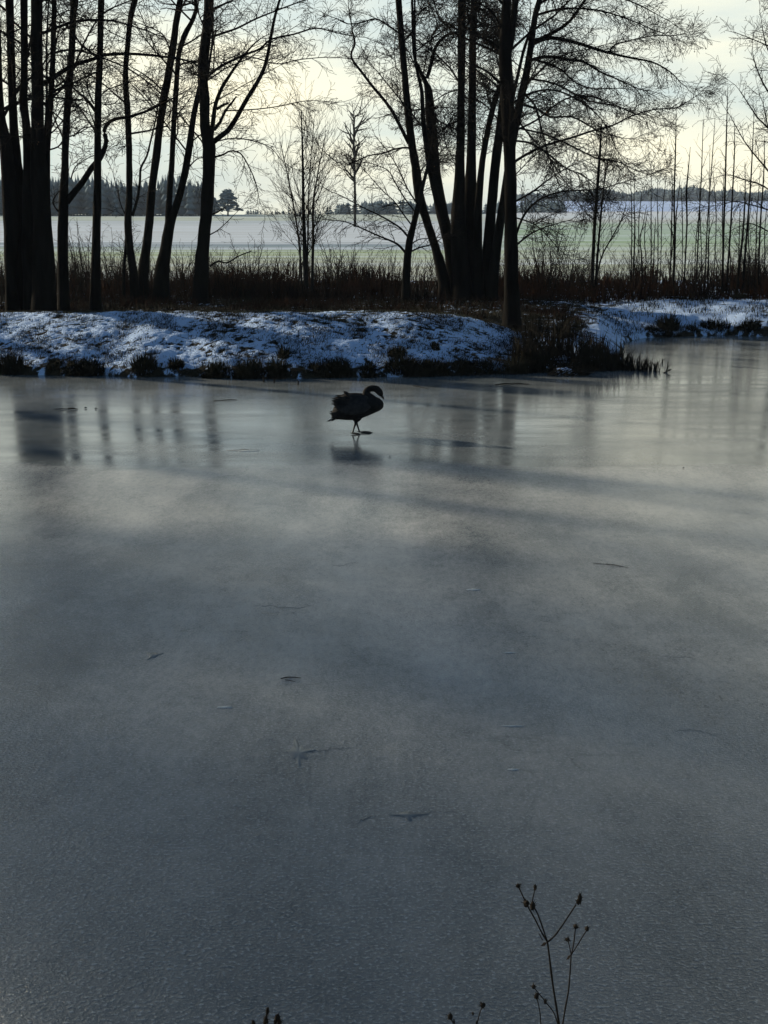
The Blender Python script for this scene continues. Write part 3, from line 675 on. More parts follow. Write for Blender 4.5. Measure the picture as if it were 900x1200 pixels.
# --- the great clump right of the middle
make_tree('huge many-stemmed clump rising from one base right of the middle',
    [[(520, 330, 14), (514, 303, 11), (507, 280, 9.5), (499, 256, 9.5), (491, 228, 11), (487, 195, 10), (482, 165, 9), (478, 130, 8.2), (474.5, 90, 7.4), (471, 50, 7.2), (467, 0, 7)],
     {'tr': [(532, 330, 17), (527, 290, 14), (521, 262, 13.5), (514, 230, 13.5), (508.5, 190, 13), (505, 145, 11.5), (502, 108, 9), (498, 95, 5), (491, 80, 4), (485, 62, 3.4), (483, 0, 2.6)], 'dY': .3},
     {'tr': [(514, 240, 7), (507, 215, 6.5), (501, 180, 6), (496, 140, 5), (494, 105, 4), (487, 70, 3), (486, 0, 2)], 'ground_it': False, 'dY': -.2},
     {'tr': [(541, 330, 22), (538, 290, 19), (537, 250, 16), (538.5, 205, 12), (540, 155, 9), (540.5, 100, 8), (541, 40, 9), (541.5, 0, 9)], 'dY': -.2},
     {'tr': [(552, 330, 24), (550, 290, 22), (550.5, 245, 18), (552, 200, 12.5), (553, 150, 9.5), (553.5, 100, 8.5), (554, 60, 8), (555.5, 0, 7)], 'dY': .25},
     {'tr': [(560, 325, 13), (560, 270, 10), (562, 220, 8), (568, 172, 6.5), (578, 125, 6), (588, 95, 5), (600, 50, 4), (606, 0, 3)], 'dY': -.1},
     {'tr': [(570, 325, 15), (573, 280, 12), (577, 230, 11.5), (582, 180, 10.5), (589, 125, 9), (594, 70, 7), (596, 0, 6)], 'dY': .1},
     {'tr': [(578, 325, 13), (585, 268, 10), (593, 215, 9), (600, 170, 9), (606, 138, 9), (611, 113, 8.6), (617, 85, 8), (622, 55, 7.4), (627, 20, 6.4), (632, 0, 5.6)], 'dY': -.5},
     {'tr': [(598, 130, 4), (606, 92, 3.8), (613, 62, 3.4), (620, 40, 3), (632, 10, 2)], 'ground_it': False, 'dY': -.4}],
    [{'tr': [(479, 168), (468, 146), (460, 131), (450, 117), (438, 103), (425, 86), (413, 70), (412, 61), (416, 51), (413, 38)], 'w': (4.4, 1.8), 'k': .8, 'slope': -.1},
     {'tr': [(486, 174), (475, 173), (462, 175), (447, 180), (430, 183), (410, 192), (395, 190), (386, 183)], 'w': (2.6, 1), 'k': .7},
     {'tr': [(466, 38), (455, 30), (440, 22), (425, 26), (408, 28), (395, 22)], 'w': (2.2, 1), 'k': 1},
     {'tr': [(500, 92), (504, 80), (508, 62), (514, 50), (524, 41), (536, 38)], 'w': (5, 3), 'k': .7},
     {'tr': [(506, 60), (505, 46), (512, 30), (508, 15), (500, 0)], 'w': (2, 1.2)},
     {'tr': [(536, 35), (525, 27), (515, 22), (508, 0)], 'w': (2.6, 1.4)},
     {'tr': [(536, 105), (522, 110), (510, 118)], 'w': (2, 1)}, {'tr': [(536, 142), (524, 148), (515, 160)], 'w': (2, 1)},
     {'tr': [(558, 10), (568, 14), (578, 24), (585, 36)], 'w': (2, 2.4), 'k': .6, 'tip': False},
     {'tr': [(556, 80), (566, 88), (576, 95), (584, 103)], 'w': (2, 2.4), 'k': .5, 'tip': False},
     {'tr': [(556, 40), (570, 47), (580, 56), (587, 66)], 'w': (2, 3), 'k': .5, 'tip': False},
     {'tr': [(618, 72), (635, 67), (650, 67), (668, 70), (685, 73), (703, 84), (724, 93), (748, 104)], 'w': (4.6, 1.2), 'k': 1.15},
     {'tr': [(622, 52), (640, 45), (652, 45), (675, 50), (700, 58), (714, 62), (740, 68), (765, 73), (785, 84), (798, 97)], 'w': (5.5, 1), 'k': 1.1},
     {'tr': [(623, 50), (645, 40), (664, 28), (676, 14), (688, -4)], 'w': (5, 3), 'k': 1},
     {'tr': [(714, 61), (722, 52), (745, 46), (765, 42), (788, 42)], 'w': (2, .9), 'k': 1},
     {'tr': [(612, 102), (628, 88), (645, 72), (668, 62), (690, 58)], 'w': (2.4, 1.2), 'k': 1},
     {'tr': [(620, 68), (640, 74), (658, 82), (672, 95), (690, 103), (712, 104)], 'w': (3, 1.2), 'k': 1},
     {'tr': [(610, 122), (630, 128), (645, 137), (670, 137), (690, 147), (705, 155), (722, 160)], 'w': (3, 1.2), 'k': 1.1},
     {'tr': [(600, 192), (615, 182), (640, 170), (668, 162), (695, 153), (718, 147), (740, 136), (768, 128), (790, 127), (806, 119)], 'w': (3.6, .9), 'k': .9, 'slope': -.1},
     {'tr': [(613, 110), (626, 122), (633, 145), (640, 172), (648, 198), (657, 220)], 'w': (2.6, .9), 'k': 1},
     {'tr': [(606, 140), (622, 160), (640, 180), (656, 205), (670, 222)], 'w': (2.4, .9), 'k': 1},
     {'tr': [(606, 152), (630, 140), (655, 120), (680, 112), (710, 118), (735, 130)], 'w': (2.6, 1), 'k': 1.1},
     {'tr': [(607, 150), (640, 158), (672, 172), (700, 186), (725, 190), (745, 200)], 'w': (2.4, .9), 'k': 1.2},
     {'tr': [(616, 92), (650, 98), (690, 118), (725, 125), (755, 138)], 'w': (2.6, .9), 'k': 1.2},
     {'tr': [(628, 18), (660, 10), (700, 12), (735, 22), (768, 36)], 'w': (3, 1), 'k': 1.1},
     {'tr': [(630, 5), (660, -8), (700, -10), (740, 2), (772, 18)], 'w': (3, 1), 'k': 1.1}],
    35.6, rand_limbs=14, rl_from=3.8, rl_len=2.6, leafp=.05, top=19, dense=1.5)
make_tree('big dark trunk rooted nearest the water behind the tip of the mound',
    [[(600, 392, 33), (600, 372, 22), (599.5, 345, 18), (599, 300, 16), (598.5, 250, 14), (598, 200, 13.5), (596, 150, 14.5), (594, 100, 15.5), (592, 62, 14.5), (592, 30, 11), (593, 0, 8.5)],
     {'tr': [(595, 68, 8), (599, 42, 6.5), (602, 20, 6), (606, -2, 5)], 'ground_it': False}],
    [{'tr': [(604, 236), (622, 226), (638, 214), (652, 204), (670, 194)], 'w': (2.6, 1), 'k': .9},
     {'tr': [(604, 278), (612, 256), (624, 240), (640, 230), (662, 224), (700, 222), (722, 216), (742, 210)], 'w': (3, 1), 'k': .7},
     {'tr': [(604, 288), (622, 274), (642, 265), (668, 258)], 'w': (2.4, .9), 'k': .8},
     {'tr': [(604, 255), (625, 262), (640, 275), (655, 292)], 'w': (1.8, .8), 'k': .8},
     {'tr': [(604, 165), (622, 168), (642, 180), (662, 196), (684, 206), (700, 218)], 'w': (2.6, .9), 'k': 1},
     {'tr': [(602, 120), (625, 108), (652, 106), (682, 120), (705, 140), (718, 165)], 'w': (3, .9), 'k': 1},
     {'tr': [(590, 40), (582, 22), (572, 10), (560, 4)], 'w': (3, 1.4), 'k': .8},
     {'tr': [(588, 100), (576, 88), (566, 81), (556, 77)], 'w': (3.4, 1.6), 'k': .7},
     {'tr': [(590, 62), (580, 52), (572, 47), (560, 43)], 'w': (3, 1.4), 'k': .7}],
    28.4, rand_limbs=15, rl_from=3.6, rl_len=2.6, leafp=.04, top=18, dense=1.45)
young('thin paired stems rising through the low twigs right of the clump',
    [[(695, 302, 4.4), (697, 262, 4), (700, 220, 3.6), (703, 180, 3), (705, 145, 1.6)],
     [(700, 302, 3), (704, 255, 2.4), (708, 215, 2), (713, 185, 1.2)],
     [(704, 304, 2), (716, 280, 1.6), (728, 258, 1.2), (734, 240, .8)]], 37, k=.55, t0=.35, bark=M_bark)
# tree whose twigs come in from beyond the right edge
make_tree('twiggy tree at the right edge, its outer twigs reaching into the picture',
    [[(918, 312, 10), (916, 250, 9), (915, 190, 8), (917, 120, 7), (918, 60, 6), (920, 0, 5)]],
    [{'tr': [(915, 220), (900, 200), (885, 182), (872, 165), (858, 140)], 'w': (2.4, .8), 'k': .9},
     {'tr': [(915, 170), (900, 150), (888, 138), (876, 120), (866, 105)], 'w': (2.4, .8), 'k': .9},
     {'tr': [(917, 130), (902, 110), (893, 95), (886, 78), (882, 62)], 'w': (2.4, .8), 'k': .9},
     {'tr': [(915, 255), (900, 246), (880, 240), (862, 236), (846, 240)], 'w': (2, .8), 'k': .8},
     {'tr': [(915, 235), (895, 218), (876, 212), (855, 205), (838, 208)], 'w': (2, .7), 'k': .7},
     {'tr': [(916, 280), (898, 270), (880, 262), (866, 266)], 'w': (2, .8), 'k': .9},
     {'tr': [(917, 95), (905, 70), (897, 50), (893, 30)], 'w': (2.2, .9), 'k': .8},
     {'tr': [(917, 200), (905, 170), (898, 140), (894, 120)], 'w': (2.2, .9), 'k': .8}],
    37.5, rand_limbs=6, rl_from=6, leafp=.03, top=11, name='alder_tree')

# --- saplings on the right
SAP = dict(YOUNG, sp=[.3, .24, .28, .2], len=[2, .8, .34, .2], r=[.012, .0095, .006, .004], ang=[(30, 50), (30, 52), (28, 50), (30, 50)], trop=[.02, .04, .03, .02], max=2, cone=.05)
sap = [
 ('tall bare sapling with wide sparse side twigs, nearest the end of the long branch', [(790, 308, 3.6), (790.5, 270, 3.2), (790, 230, 2.8), (791.5, 180, 2.2), (792.5, 128, .8)], 36.6),
 ('tallest sapling of the right-hand row', [(847, 312, 3.8), (848, 270, 3.4), (850, 210, 2.8), (851.5, 150, 2), (853, 100, .7)], 36.4),
 ('sapling leaning close beside the tallest one', [(853, 312, 3.2), (856, 270, 2.8), (859, 215, 2.4), (861, 170, 1.6), (860, 138, .7)], 36.9),
 ('slightly crooked sapling second right of the wide-twigged one', [(803, 306, 2.6), (805, 262, 2.6), (804.5, 225, 3), (807, 195, 1.6), (809, 172, .7)], 37.2),
 ('straight thin sapling in the middle of the right-hand row', [(817, 308, 2.4), (819, 262, 2.2), (822, 205, 1.8), (824, 142, .7)], 36.8),
 ('thin sapling leaning right, just before the tallest one', [(827, 310, 2.2), (829, 262, 2), (834, 195, 1.6), (838, 138, .7)], 37.0),
 ('very thin short sapling between two slim leaning ones', [(830, 306, 1.8), (831, 260, 1.6), (832, 170, .6)], 37.6),
 ('dark sapling third from the right edge', [(872, 314, 4), (876, 262, 3), (880, 210, 2.4), (884, 128, .8)], 36.3),
 ('stout short sapling crowded by twigs near the right edge', [(866, 314, 4.2), (870, 280, 3.4), (873, 235, 2.2), (873, 190, .8)], 36.7),
 ('sapling at the right edge with tangled twigs', [(889, 314, 3), (891, 262, 2.6), (895, 205, 2), (896, 160, .8)], 36.5),
 ('thin sapling with its foot left of the sparse-twigged one', [(786, 306, 2.2), (787, 262, 2.2), (788, 225, 1.6), (787, 198, .7)], 37.4),
 ('low thin sapling standing clear left of the row', [(763, 304, 2), (763, 262, 1.8), (763, 225, 1.2), (763, 188, .6)], 37.3),
 ('slim stem second from the left of the saplings', [(771, 304, 1.8), (771, 262, 1.6), (770, 230, 1.1), (771, 206, .6)], 37.8),
 ('leftmost of the thin saplings, just outside the big crown', [(743, 302, 2.6), (744, 262, 2.2), (743, 235, 1.4), (744, 204, .6)], 37.1),
 ('small forked sapling below the drooping crown', [(752, 302, 2.2), (750, 280, 1.8), (754, 262, 1.4), (758, 240, .7)], 37.5),
]
for k in range(18):                       # thin whips among them, nothing tells these apart
    x = 738 + k * 9.2 + rng.uniform(-3, 3); t = rng.uniform(195, 262)
    sap.append(('very thin bare whip among the saplings on the right bank', [(x, 306, rng.uniform(1.2, 2.2)), (x + rng.uniform(-2, 3), (306 + t) / 2, 1.6), (x + rng.uniform(-3, 7), t, .7)], rng.uniform(36.6, 39)))
for lab, tr, Y in sap:
    tr = [(x, y, w * .72) for x, y, w in tr]
    young(lab, [tr], Y, name='sapling', group='saplings on the right bank', P=SAP, k=1.0 if tr[-1][1] < 150 else .6, t0=.25, bark=M_bark)

# ------------------------------------------------------------------ far woods
def conifer(G, x, y, z, h, w, tiers=6):
    G.tube([(x, y, z - .3), (x, y, z + h * .5), (x, y, z + h * .97)], [w * .05, w * .04, w * .01], 4)
    seg = 7
    for t in range(tiers):
        f = t / tiers; zc = z + h * (.10 + .80 * f); r = w * .5 * (1 - f * .78) * rng.uniform(.8, 1.15); a0 = rng.random() * 6
        v = [(x + rng.gauss(0, .1), y, zc + h * .17 * rng.uniform(.8, 1.2))]
        for k in range(seg):
            rr = r * rng.uniform(.65, 1.15); a = a0 + k * 2 * math.pi / seg
            v.append((x + rr * math.cos(a), y + rr * math.sin(a), zc - h * .05 * rng.uniform(.2, 1.4)))
        G.raw(v, [(0, 1 + k, 1 + (k + 1) % seg) for k in range(seg)] + [(1, 1 + (k + 1) % seg, 1 + k) for k in range(1, seg - 1)])
def pine_crown(G, x, y, z, h, w):
    for k in range(220):
        f = rng.random() ** .8; a = rng.random() * 6.28; zc = z + h * (.22 + .75 * f); r = w * .62 * (1.02 - f * .8) * rng.uniform(.3, 1)
        G.blob((x + r * math.cos(a), y + r * math.sin(a), zc), w * .06 * rng.uniform(.6, 1.4), (1.3, 1.3, .6), .45, 6, 3)
        if k % 2 == 0: G.tube([(x, y, zc - h * .06), (x + r * math.cos(a), y + r * math.sin(a), zc)], [.09, .03], 3)
G = Geo()
for k in range(330):
    xx = rng.uniform(-40, 245); Y = rng.uniform(285, 330)
    p = px(xx, 250, Y); g = hz(p[0], Y)
    top = 207 + 5 * math.sin(xx * .05) + (8 if xx > 215 else 0) + rng.uniform(-3, 6)
    h = px(xx, top, Y)[2] - g
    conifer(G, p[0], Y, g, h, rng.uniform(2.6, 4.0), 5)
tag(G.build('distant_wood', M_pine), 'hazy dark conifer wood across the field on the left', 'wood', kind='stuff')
for lab, xx, top, w, Y in (('broad lone pine at the right end of the distant wood', 267, 222, 5.4, 286), ('small pine between the wood and the broad lone pine', 250, 231, 3.4, 292)):
    p = px(xx, 250, Y); g = hz(p[0], Y); h = px(xx, top, Y)[2] - g
    root = empty('pine_tree', (p[0], Y, g), lab, 'tree', 'pines at the end of the wood')
    T = Geo(); T.tube([(p[0], Y, g - .2), (p[0] + .1, Y, g + h * .5), (p[0], Y, g + h * .95)], [.22, .15, .04], 6); T.build('trunk', M_bark, root)
    C = Geo(); pine_crown(C, p[0], Y, g, h, w); C.build('crown', M_pine, root); settle(root)
G = Geo()                                         # low dark hedge and copse along the middle skyline
for k in range(190):
    xx = rng.uniform(395, 660); Y = rng.uniform(400, 450); p = px(xx, 245, Y); g = hz(p[0], Y)
    top = 235 - 2.5 * math.sin((xx - 395) * .03) + rng.uniform(-2, 5) + max(0, (430 - xx) * .12)
    conifer(G, p[0], Y, g, px(xx, top, Y)[2] - g, rng.uniform(3.5, 5.5), 4)
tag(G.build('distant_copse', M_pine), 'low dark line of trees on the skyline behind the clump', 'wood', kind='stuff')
G = Geo()
for k in range(70):
    xx = rng.uniform(288, 400); Y = rng.uniform(335, 350); p = px(xx, 248, Y); g = hz(p[0], Y)
    h = rng.uniform(.5, 1.5) + (1.2 if rng.random() < .12 else 0)
    conifer(G, p[0], Y, g, h, rng.uniform(.8, 1.8), 3)
tag(G.build('distant_hedge', M_pine), 'faint low hedge on the skyline between the pine and the young tree', 'hedge', kind='stuff')
G = Geo()
for k in range(520):
    xx = rng.uniform(600, 960); Y = rng.uniform(800, 900); p = px(xx, 237, Y); g = hz(p[0], Y)
    top = 221 + 3 * math.sin(xx * .045) + 2 * math.sin(xx * .13) + (5 if xx < 690 else 0) + rng.uniform(-2, 4)
    conifer(G, p[0], Y, g, max(4, px(xx, top, Y)[2] - g), rng.uniform(7, 12), 4)
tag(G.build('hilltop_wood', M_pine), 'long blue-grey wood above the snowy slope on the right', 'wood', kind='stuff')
# road with frosted verge below the snow slope
def strip(name, Y0, Y1, lift, m, x0, x1, lab):
    xs = np.linspace(x0, x1, 60); V = []
    for x in xs:
        for y in (Y0, Y1): V.append((x, y, hz(x, y) + lift))
    o = mesh_np(name, V, [[(2 * i, 2 * i + 2, 2 * i + 3, 2 * i + 1) for i in range(len(xs) - 1)]], m)
    return tag(o, lab, kind='structure')
strip('road', 452, 462, .25, mat('asphalt', (.05, .05, .055)), 20, 260, 'narrow dark lane across the far field')
strip('frosted_verge', 470, 490, .3, mat('frost', (.75, .78, .82), 1, 0), 20, 260, 'white frosted verge beyond the lane')

# ------------------------------------------------------------------ undergrowth, grass, tussocks
def scatter(n, x0, x1, y0, y1, dens=None):
    X = nr.uniform(x0, x1, n); Y = nr.uniform(y0, y1, n)
    if dens is not None:
        k = nr.rand(n) < dens(X, Y); X = X[k]; Y = Y[k]
    return X, Y, hgt(X, Y)
G = Geo()
def ud(X, Y):
    return np.clip(fbm(X * .6, Y * .6, 3, 21) * 2.2 - .55, .12, 1)
X, Y, Z = scatter(46000, -15, 19, 35.0, 41.5, ud)
n = len(X); hh = (.10 + 1.0 * np.clip(fbm(X * .7, Y * .7, 3, 4) * 1.9 - .45, 0, 1)) * nr.uniform(.5, 1.25, n)
hh *= np.where((X > .5) & (X < 3.6), 1.15, 1)
G.blades(np.stack([X, Y, Z - .03], 1), hh, nr.uniform(.012, .03, n), nr.uniform(0, 6.28, n), nr.uniform(.05, .9, n))
X, Y, Z = scatter(30000, -12, 4.6, 28.6, 35.2, lambda X, Y: np.clip(fbm(X * .8, Y * .8, 3, 61) * 2.6 - .9, .08, 1) * np.clip((Y - 28.4) / 4, .15, 1)); n = len(X)
G.blades(np.stack([X, Y, Z - .02], 1), nr.uniform(.08, .32, n), nr.uniform(.01, .024, n), nr.uniform(0, 6.28, n), nr.uniform(.2, 1.1, n))
# taller dead stalks with side twigs
for k in range(1150):
    x = rng.uniform(-14.5, 18); y = rng.uniform(35.5, 42); g = hz(x, y); h = rng.uniform(.45, 1.3); d = (rng.gauss(0, .2), rng.gauss(0, .2), 1)
    p = [(x, y, g), (x + d[0] * h * .5, y + d[1] * h * .5, g + h * .55), (x + d[0] * h * 1.2, y + d[1] * h, g + h)]
    G.tube(p, [.009, .006, .004], 3)
    for j in range(rng.randrange(2, 6)):
        t = rng.uniform(.4, .95); q = (x + d[0] * h * t, y + d[1] * h * t, g + h * t); l = rng.uniform(.1, .35); a = rng.uniform(0, 6.28)
        G.tube([q, (q[0] + l * math.cos(a) * .6, q[1] + l * math.sin(a) * .6, q[2] + l * .8)], [.005, .0035], 3)
tag(G.build('undergrowth', M_under), 'dark rust brown grass and dead stalks under the trees', 'undergrowth', kind='stuff')

# bramble-like scrub between the left trunks, and low twigs below the big crown
def scrub(label, x, ytop, Y, spread, n, group='leafless scrub bushes'):
    p = px(x, 320, Y); g = hz(p[0], Y); h = px(x, ytop, Y)[2] - g
    root = empty('scrub_bush', (p[0], Y, g), label, 'bush', group)
    G = Geo(); S = Geo(); P = dict(YOUNG, wob=[.1, .13, .18, .2], trop=[0, -.04, -.02, -.02], len=[1, .55, .35, .2], sp=[.2, .14, .16, .1], r=[.01, .0065, .0045, .004], ang=[(30, 60)] * 4, max=3)
    for k in range(n):
        a = rng.uniform(0, 6.28); q = rng.uniform(.1, 1) * spread / max(.5, h)
        d = Vector((math.cos(a) * q, math.sin(a) * q * .7, 1)).normalized(); L = h * rng.uniform(.6, 1.15)
        pts = [(p[0] + rng.gauss(0, .12), Y + rng.gauss(0, .12), g - .05)]
        for i in range(6):
            d = (d + Vector((rng.gauss(0, .12), rng.gauss(0, .12), -.05))).normalized(); b = pts[-1]; pts.append((b[0] + d.x * L / 6, b[1] + d.y * L / 6, b[2] + d.z * L / 6))
        rad = [.011 * (1 - .1 * i) for i in range(7)]
        S.tube(pts, rad, 4); kids(G, pts, rad, 2, P, .2)
    S.build('stems', M_twig, root); G.build('crown', M_twig, root); settle(root)
scrub('tangled scrub between the crooked-limbed tree and the slim straight trunk', 95, 262, 36.8, .8, 22)
scrub('thin scrub right of the slim straight trunk', 133, 262, 37.2, .7, 18)
scrub('low scrub at the foot of the forked tree', 214, 284, 37.4, .6, 12)
scrub('scrub left of the young broom-shaped tree', 292, 280, 37.0, .8, 16)
scrub('scrub spreading right of the young broom-shaped tree', 395, 268, 37.2, .8, 14)
scrub('tangled bush under the low branches of the big dark trunk', 640, 248, 37.6, 1.1, 26)
scrub('bush between the paired stems and the big dark trunk', 668, 262, 38.0, .9, 20)
scrub('scrub at the feet of the leftmost saplings', 745, 272, 38.0, .8, 14)
scrub('dense scrub under the twiggy tree at the right edge', 885, 262, 37.0, .8, 26)
scrub('thin scrub in the middle of the sapling row', 815, 285, 38.2, .8, 12)
scrub('scrub at the far left edge behind the massive tree', -8, 285, 33.0, .6, 14)

# short grass poking through the snow of the mound and banks
G = Geo()
def gd(X, Y):
    t = Y - shore(X)
    return np.where(t > .1, np.clip(fbm(X * 2.5, Y * 2.5, 3, 31) * 2.4 - .75, .04, 1), 0)
X, Y, Z = scatter(130000, -9.5, 4.6, 24, 31, gd); n = len(X)
G.blades(np.stack([X, Y, Z - .01], 1), nr.uniform(.03, .115, n), nr.uniform(.006, .013, n), nr.normal(-.4, 1.2, n), nr.uniform(.4, 1.5, n), .5)
X, Y, Z = scatter(52000, -13, 15, 29.5, 36, gd); n = len(X)
G.blades(np.stack([X, Y, Z - .01], 1), nr.uniform(.05, .22, n), nr.uniform(.008, .02, n), nr.uniform(0, 6.28, n), nr.uniform(.3, 1.2, n), .5)
X = nr.uniform(-10, 14, 26000); Y = shore(X) + nr.uniform(-.05, .32, len(X)) ** 1.0
k_ = nr.rand(len(X)) < np.clip(fbm(X * 1.1, X * 0 + 2, 3, 51) * 3.2 - 1.5, .03, 1); X = X[k_]; Y = Y[k_]; n = len(X)      # ragged fringe hanging over the ice edge
G.blades(np.stack([X, Y, hgt(X, Y) - .01], 1), nr.uniform(.06, .24, n) * (.5 + fbm(X * 2, X * 0, 2, 7)), nr.uniform(.008, .018, n), nr.normal(-1.57, 1.0, n), nr.uniform(.3, 1.5, n), .5)
tag(G.build('bank_grass', M_tuss), 'short dark grass poking through the snow on the banks', 'grass', kind='stuff')
G = Geo()                                                   # green grass on the crest, its sunlit look put into the paler colour
X, Y, Z = scatter(9000, -9.5, 2.0, 26.2, 28.2, lambda X, Y: np.clip(fbm(X * 1.2, Y * 1.2, 3, 41) * 2.4 - .8, .05, 1)); n = len(X)
G.blades(np.stack([X, Y, Z - .01], 1), nr.uniform(.03, .09, n), nr.uniform(.006, .012, n), nr.normal(-.4, 1.2, n), nr.uniform(.4, 1.4, n), .5)
tag(G.build('crest_grass', M_green), 'green grass along the crest of the mound, painted pale as sunlit', 'grass', kind='stuff')

def clump(name, label, cat, group, x, Y, rx, ry, h, n, m, w=(.010, .022), lean=(.2, 1.3), part='blades', z0=None):
    g = hz(x, Y) if z0 is None else z0
    root = empty(name, (x, Y, g), label, cat, group)
    a = nr.uniform(0, 6.28, n); q = np.sqrt(nr.rand(n))
    X = x + rx * q * np.cos(a); YY = Y + ry * q * np.sin(a); Z = np.maximum(hgt(X, YY), -.01) - .02 if z0 is None else np.full(n, z0 - .01)
    G = Geo(); az = a + nr.normal(0, .7, n)
    G.blades(np.stack([X, YY, Z], 1), h * nr.uniform(.3, 1.35, n) * (1.05 - .5 * q), nr.uniform(*w, n), az, nr.uniform(*lean, n) * (.35 + .65 * q), .45)
    G.build(part, m, root)
    settle(root); return root
# tussocks along the foot of the mound: pixel x, base y, width px, height px
tus = [(8, 440, 46, 34, 'broad dark tussock at the left end of the mound foot'), (62, 440, 22, 14, 'tiny tussock second from the left along the mound foot'),
 (104, 441, 44, 26, 'dark tussock below the slim straight trunk'), (168, 441, 36, 34, 'tall rounded tussock at the mound foot, third large one from the left'),
 (205, 441, 22, 20, 'small tussock right of the tall rounded one'), (252, 444, 44, 24, 'left part of the long dark sedge bank at the mound foot'),
 (290, 445, 50, 30, 'middle of the long dark sedge bank, with thin stubs before it'), (324, 445, 30, 34, 'right end of the long dark sedge bank'),
 (398, 443, 34, 28, 'tussock directly behind the swan\'s back'), (432, 443, 26, 22, 'tussock behind the swan\'s head'), (470, 442, 46, 30, 'wide tussock just right of the swan'),
 (506, 441, 30, 16, 'low tussock near the right of the mound foot'), (545, 439, 34, 12, 'flat low tussock near the end of the mound'), (606, 439, 34, 34, 'dark tussock closing the right end of the mound'),
 (466, 420, 30, 16, 'small tussock halfway up the mound above the wide one'), (332, 424, 16, 26, 'single dark tuft standing up the slope over the sedge bank'), (510, 412, 14, 12, 'small tuft high on the right of the mound'),
 (785, 388, 34, 30, 'round dark tussock on the snowy right bank'), (840, 391, 44, 20, 'low tussock at the water edge of the right bank'), (880, 391, 34, 22, 'tussock by the right edge at the water'),
 (765, 392, 20, 10, 'small tuft at the left foot of the round right-bank tussock'), (812, 392, 20, 8, 'flat tuft between the round tussock and the low one'), (868, 350, 22, 12, 'tussock high on the right bank under the saplings')]
for x, y, w, h, lab in tus:
    # walk down the view ray to the ground
    Y = 22.0
    while Y < 38:
        p = px(x, y, Y)
        if p[2] <= max(hz(p[0], Y), 0): break
        Y += .05
    k = math.hypot(Y, 3) / FPX
    clump('grass_tussock', lab, 'tussock', 'dark tussocks along the banks', p[0], Y + .16, w * k * .38, .16, h * k * .72, int(110 + w * 7), M_tuss, w=(.012, .028), lean=(.1, 1.0))

# sedge bed at the tip of the mound
sed = [(614, 432, 50, 'sedge clump at the left end of the sedge bed'), (622, 420, 62, 'tall sedge clump behind the left of the bed'), (636, 436, 40, 'sedge clump left of the snowy heap'),
 (652, 418, 58, 'tall sedge clump behind the snowy heap'), (684, 432, 52, 'thick sedge clump just right of the snowy heap'), (700, 420, 40, 'sedge clump at the back of the bed'), (708, 435, 46, 'dense sedge clump in the middle of the bed'),
 (724, 433, 44, 'upright sedge clump with a pointed top'), (742, 434, 32, 'thin sedge clump of bent leaves'), (757, 435, 26, 'outermost sedge clump of the bed, beside the stubs'), (664, 437, 30, 'low sedge clump behind the snowy heap'),
 (628, 396, 36, 'dry sedge right of the big dark trunk'), (660, 398, 34, 'dry sedge behind the tall clump')]
for x, y, h, lab in sed:
    Y = 22.0
    while Y < 31:
        p = px(x, y, Y)
        if p[2] <= max(hz(p[0], Y), 0): break
        Y += .05
    k = math.hypot(Y, 3) / FPX
    h *= .8; n = int(70 + h * 2.0); r = .27
    o = clump('sedge_clump', lab, 'sedge', 'sedge bed at the tip of the mound', p[0], Y + .1, r * 1.1, r, h * k * 1.05, n, M_reed, w=(.012, .03), lean=(.05, .75))
    # bent, broken leaves
    B = Geo()
    for j in range(22):
        bx = rng.uniform(-r, r); l = h * k * rng.uniform(.5, .95); a = rng.uniform(0, 6.28); t = rng.uniform(.1, .3)
        q = (bx + math.cos(a) * t * l, math.sin(a) * t * l, l * .85); e = (q[0] + math.cos(a) * l * .4, q[1] + math.sin(a) * l * .4, l * rng.uniform(.35, .75))
        B.tube([(bx, 0, -.02), q, e], [.010, .008, .004], 3)
    B.build('broken_leaves', M_reed, o)
# snow heap lying in the sedge
p = pxz(664, 437, .05); root = empty('snow_heap', (p[0], p[1], 0), 'small heap of snow on fallen sedge at the front of the sedge bed', 'snow heap')
G = Geo()
for k in range(16):
    G.blob((rng.uniform(-.26, .24), rng.uniform(-.06, .14), rng.uniform(.01, .03) + .11 * rng.random()), .042, (rng.uniform(.6, 1.6), 1, rng.uniform(.3, .6)), .35, 7, 4)
tag(G.build('snow_lumps', M_snowpile, root), kind='stuff')
G = Geo()
for k in range(60):
    x0 = rng.uniform(-.4, .4); a = rng.uniform(-.5, .5); l = rng.uniform(.15, .4)
    G.tube([(x0, rng.uniform(-.18, .05), .01), (x0 + l * math.sin(a + .9), -.1, l * .5)], [.009, .005], 3)
G.build('fallen_leaves', M_reed, root)
# loose stubs in the ice
stubs = [((770, 436), (764, 424), 'stub leaning left at the end of the sedge bed'), ((781, 436), (783, 424), 'upright forked stub in the ice beyond the sedge bed'), ((776, 437), (787, 433), 'lowest outermost stub in the ice'),
         ((776, 426), (776, 420), 'short lone stub behind the outermost ones'), ((309, 448), (308, 441), 'thin stub before the sedge bank, left one'), ((321, 449), (321, 443), 'thin stub before the sedge bank, middle one'), ((349, 451), (349, 445), 'thin stub before the sedge bank, right one')]
for (a_, b_, lab) in stubs:
    p = pxz(*a_, 0); q = px(*b_, p[1]); G = Geo()
    m_ = [(p[i] + q[i]) / 2 for i in range(3)]
    G.tube([(p[0], p[1], -.02), (m_[0] + .01, m_[1] + .02, m_[2]), q], [.016, .013, .007], 5)
    G.tube([m_, (m_[0] + .07, m_[1], m_[2] + .05)], [.008, .004], 4)
    tag(G.build('reed_stub', M_reed), lab, 'stub', 'broken stubs standing in the ice')

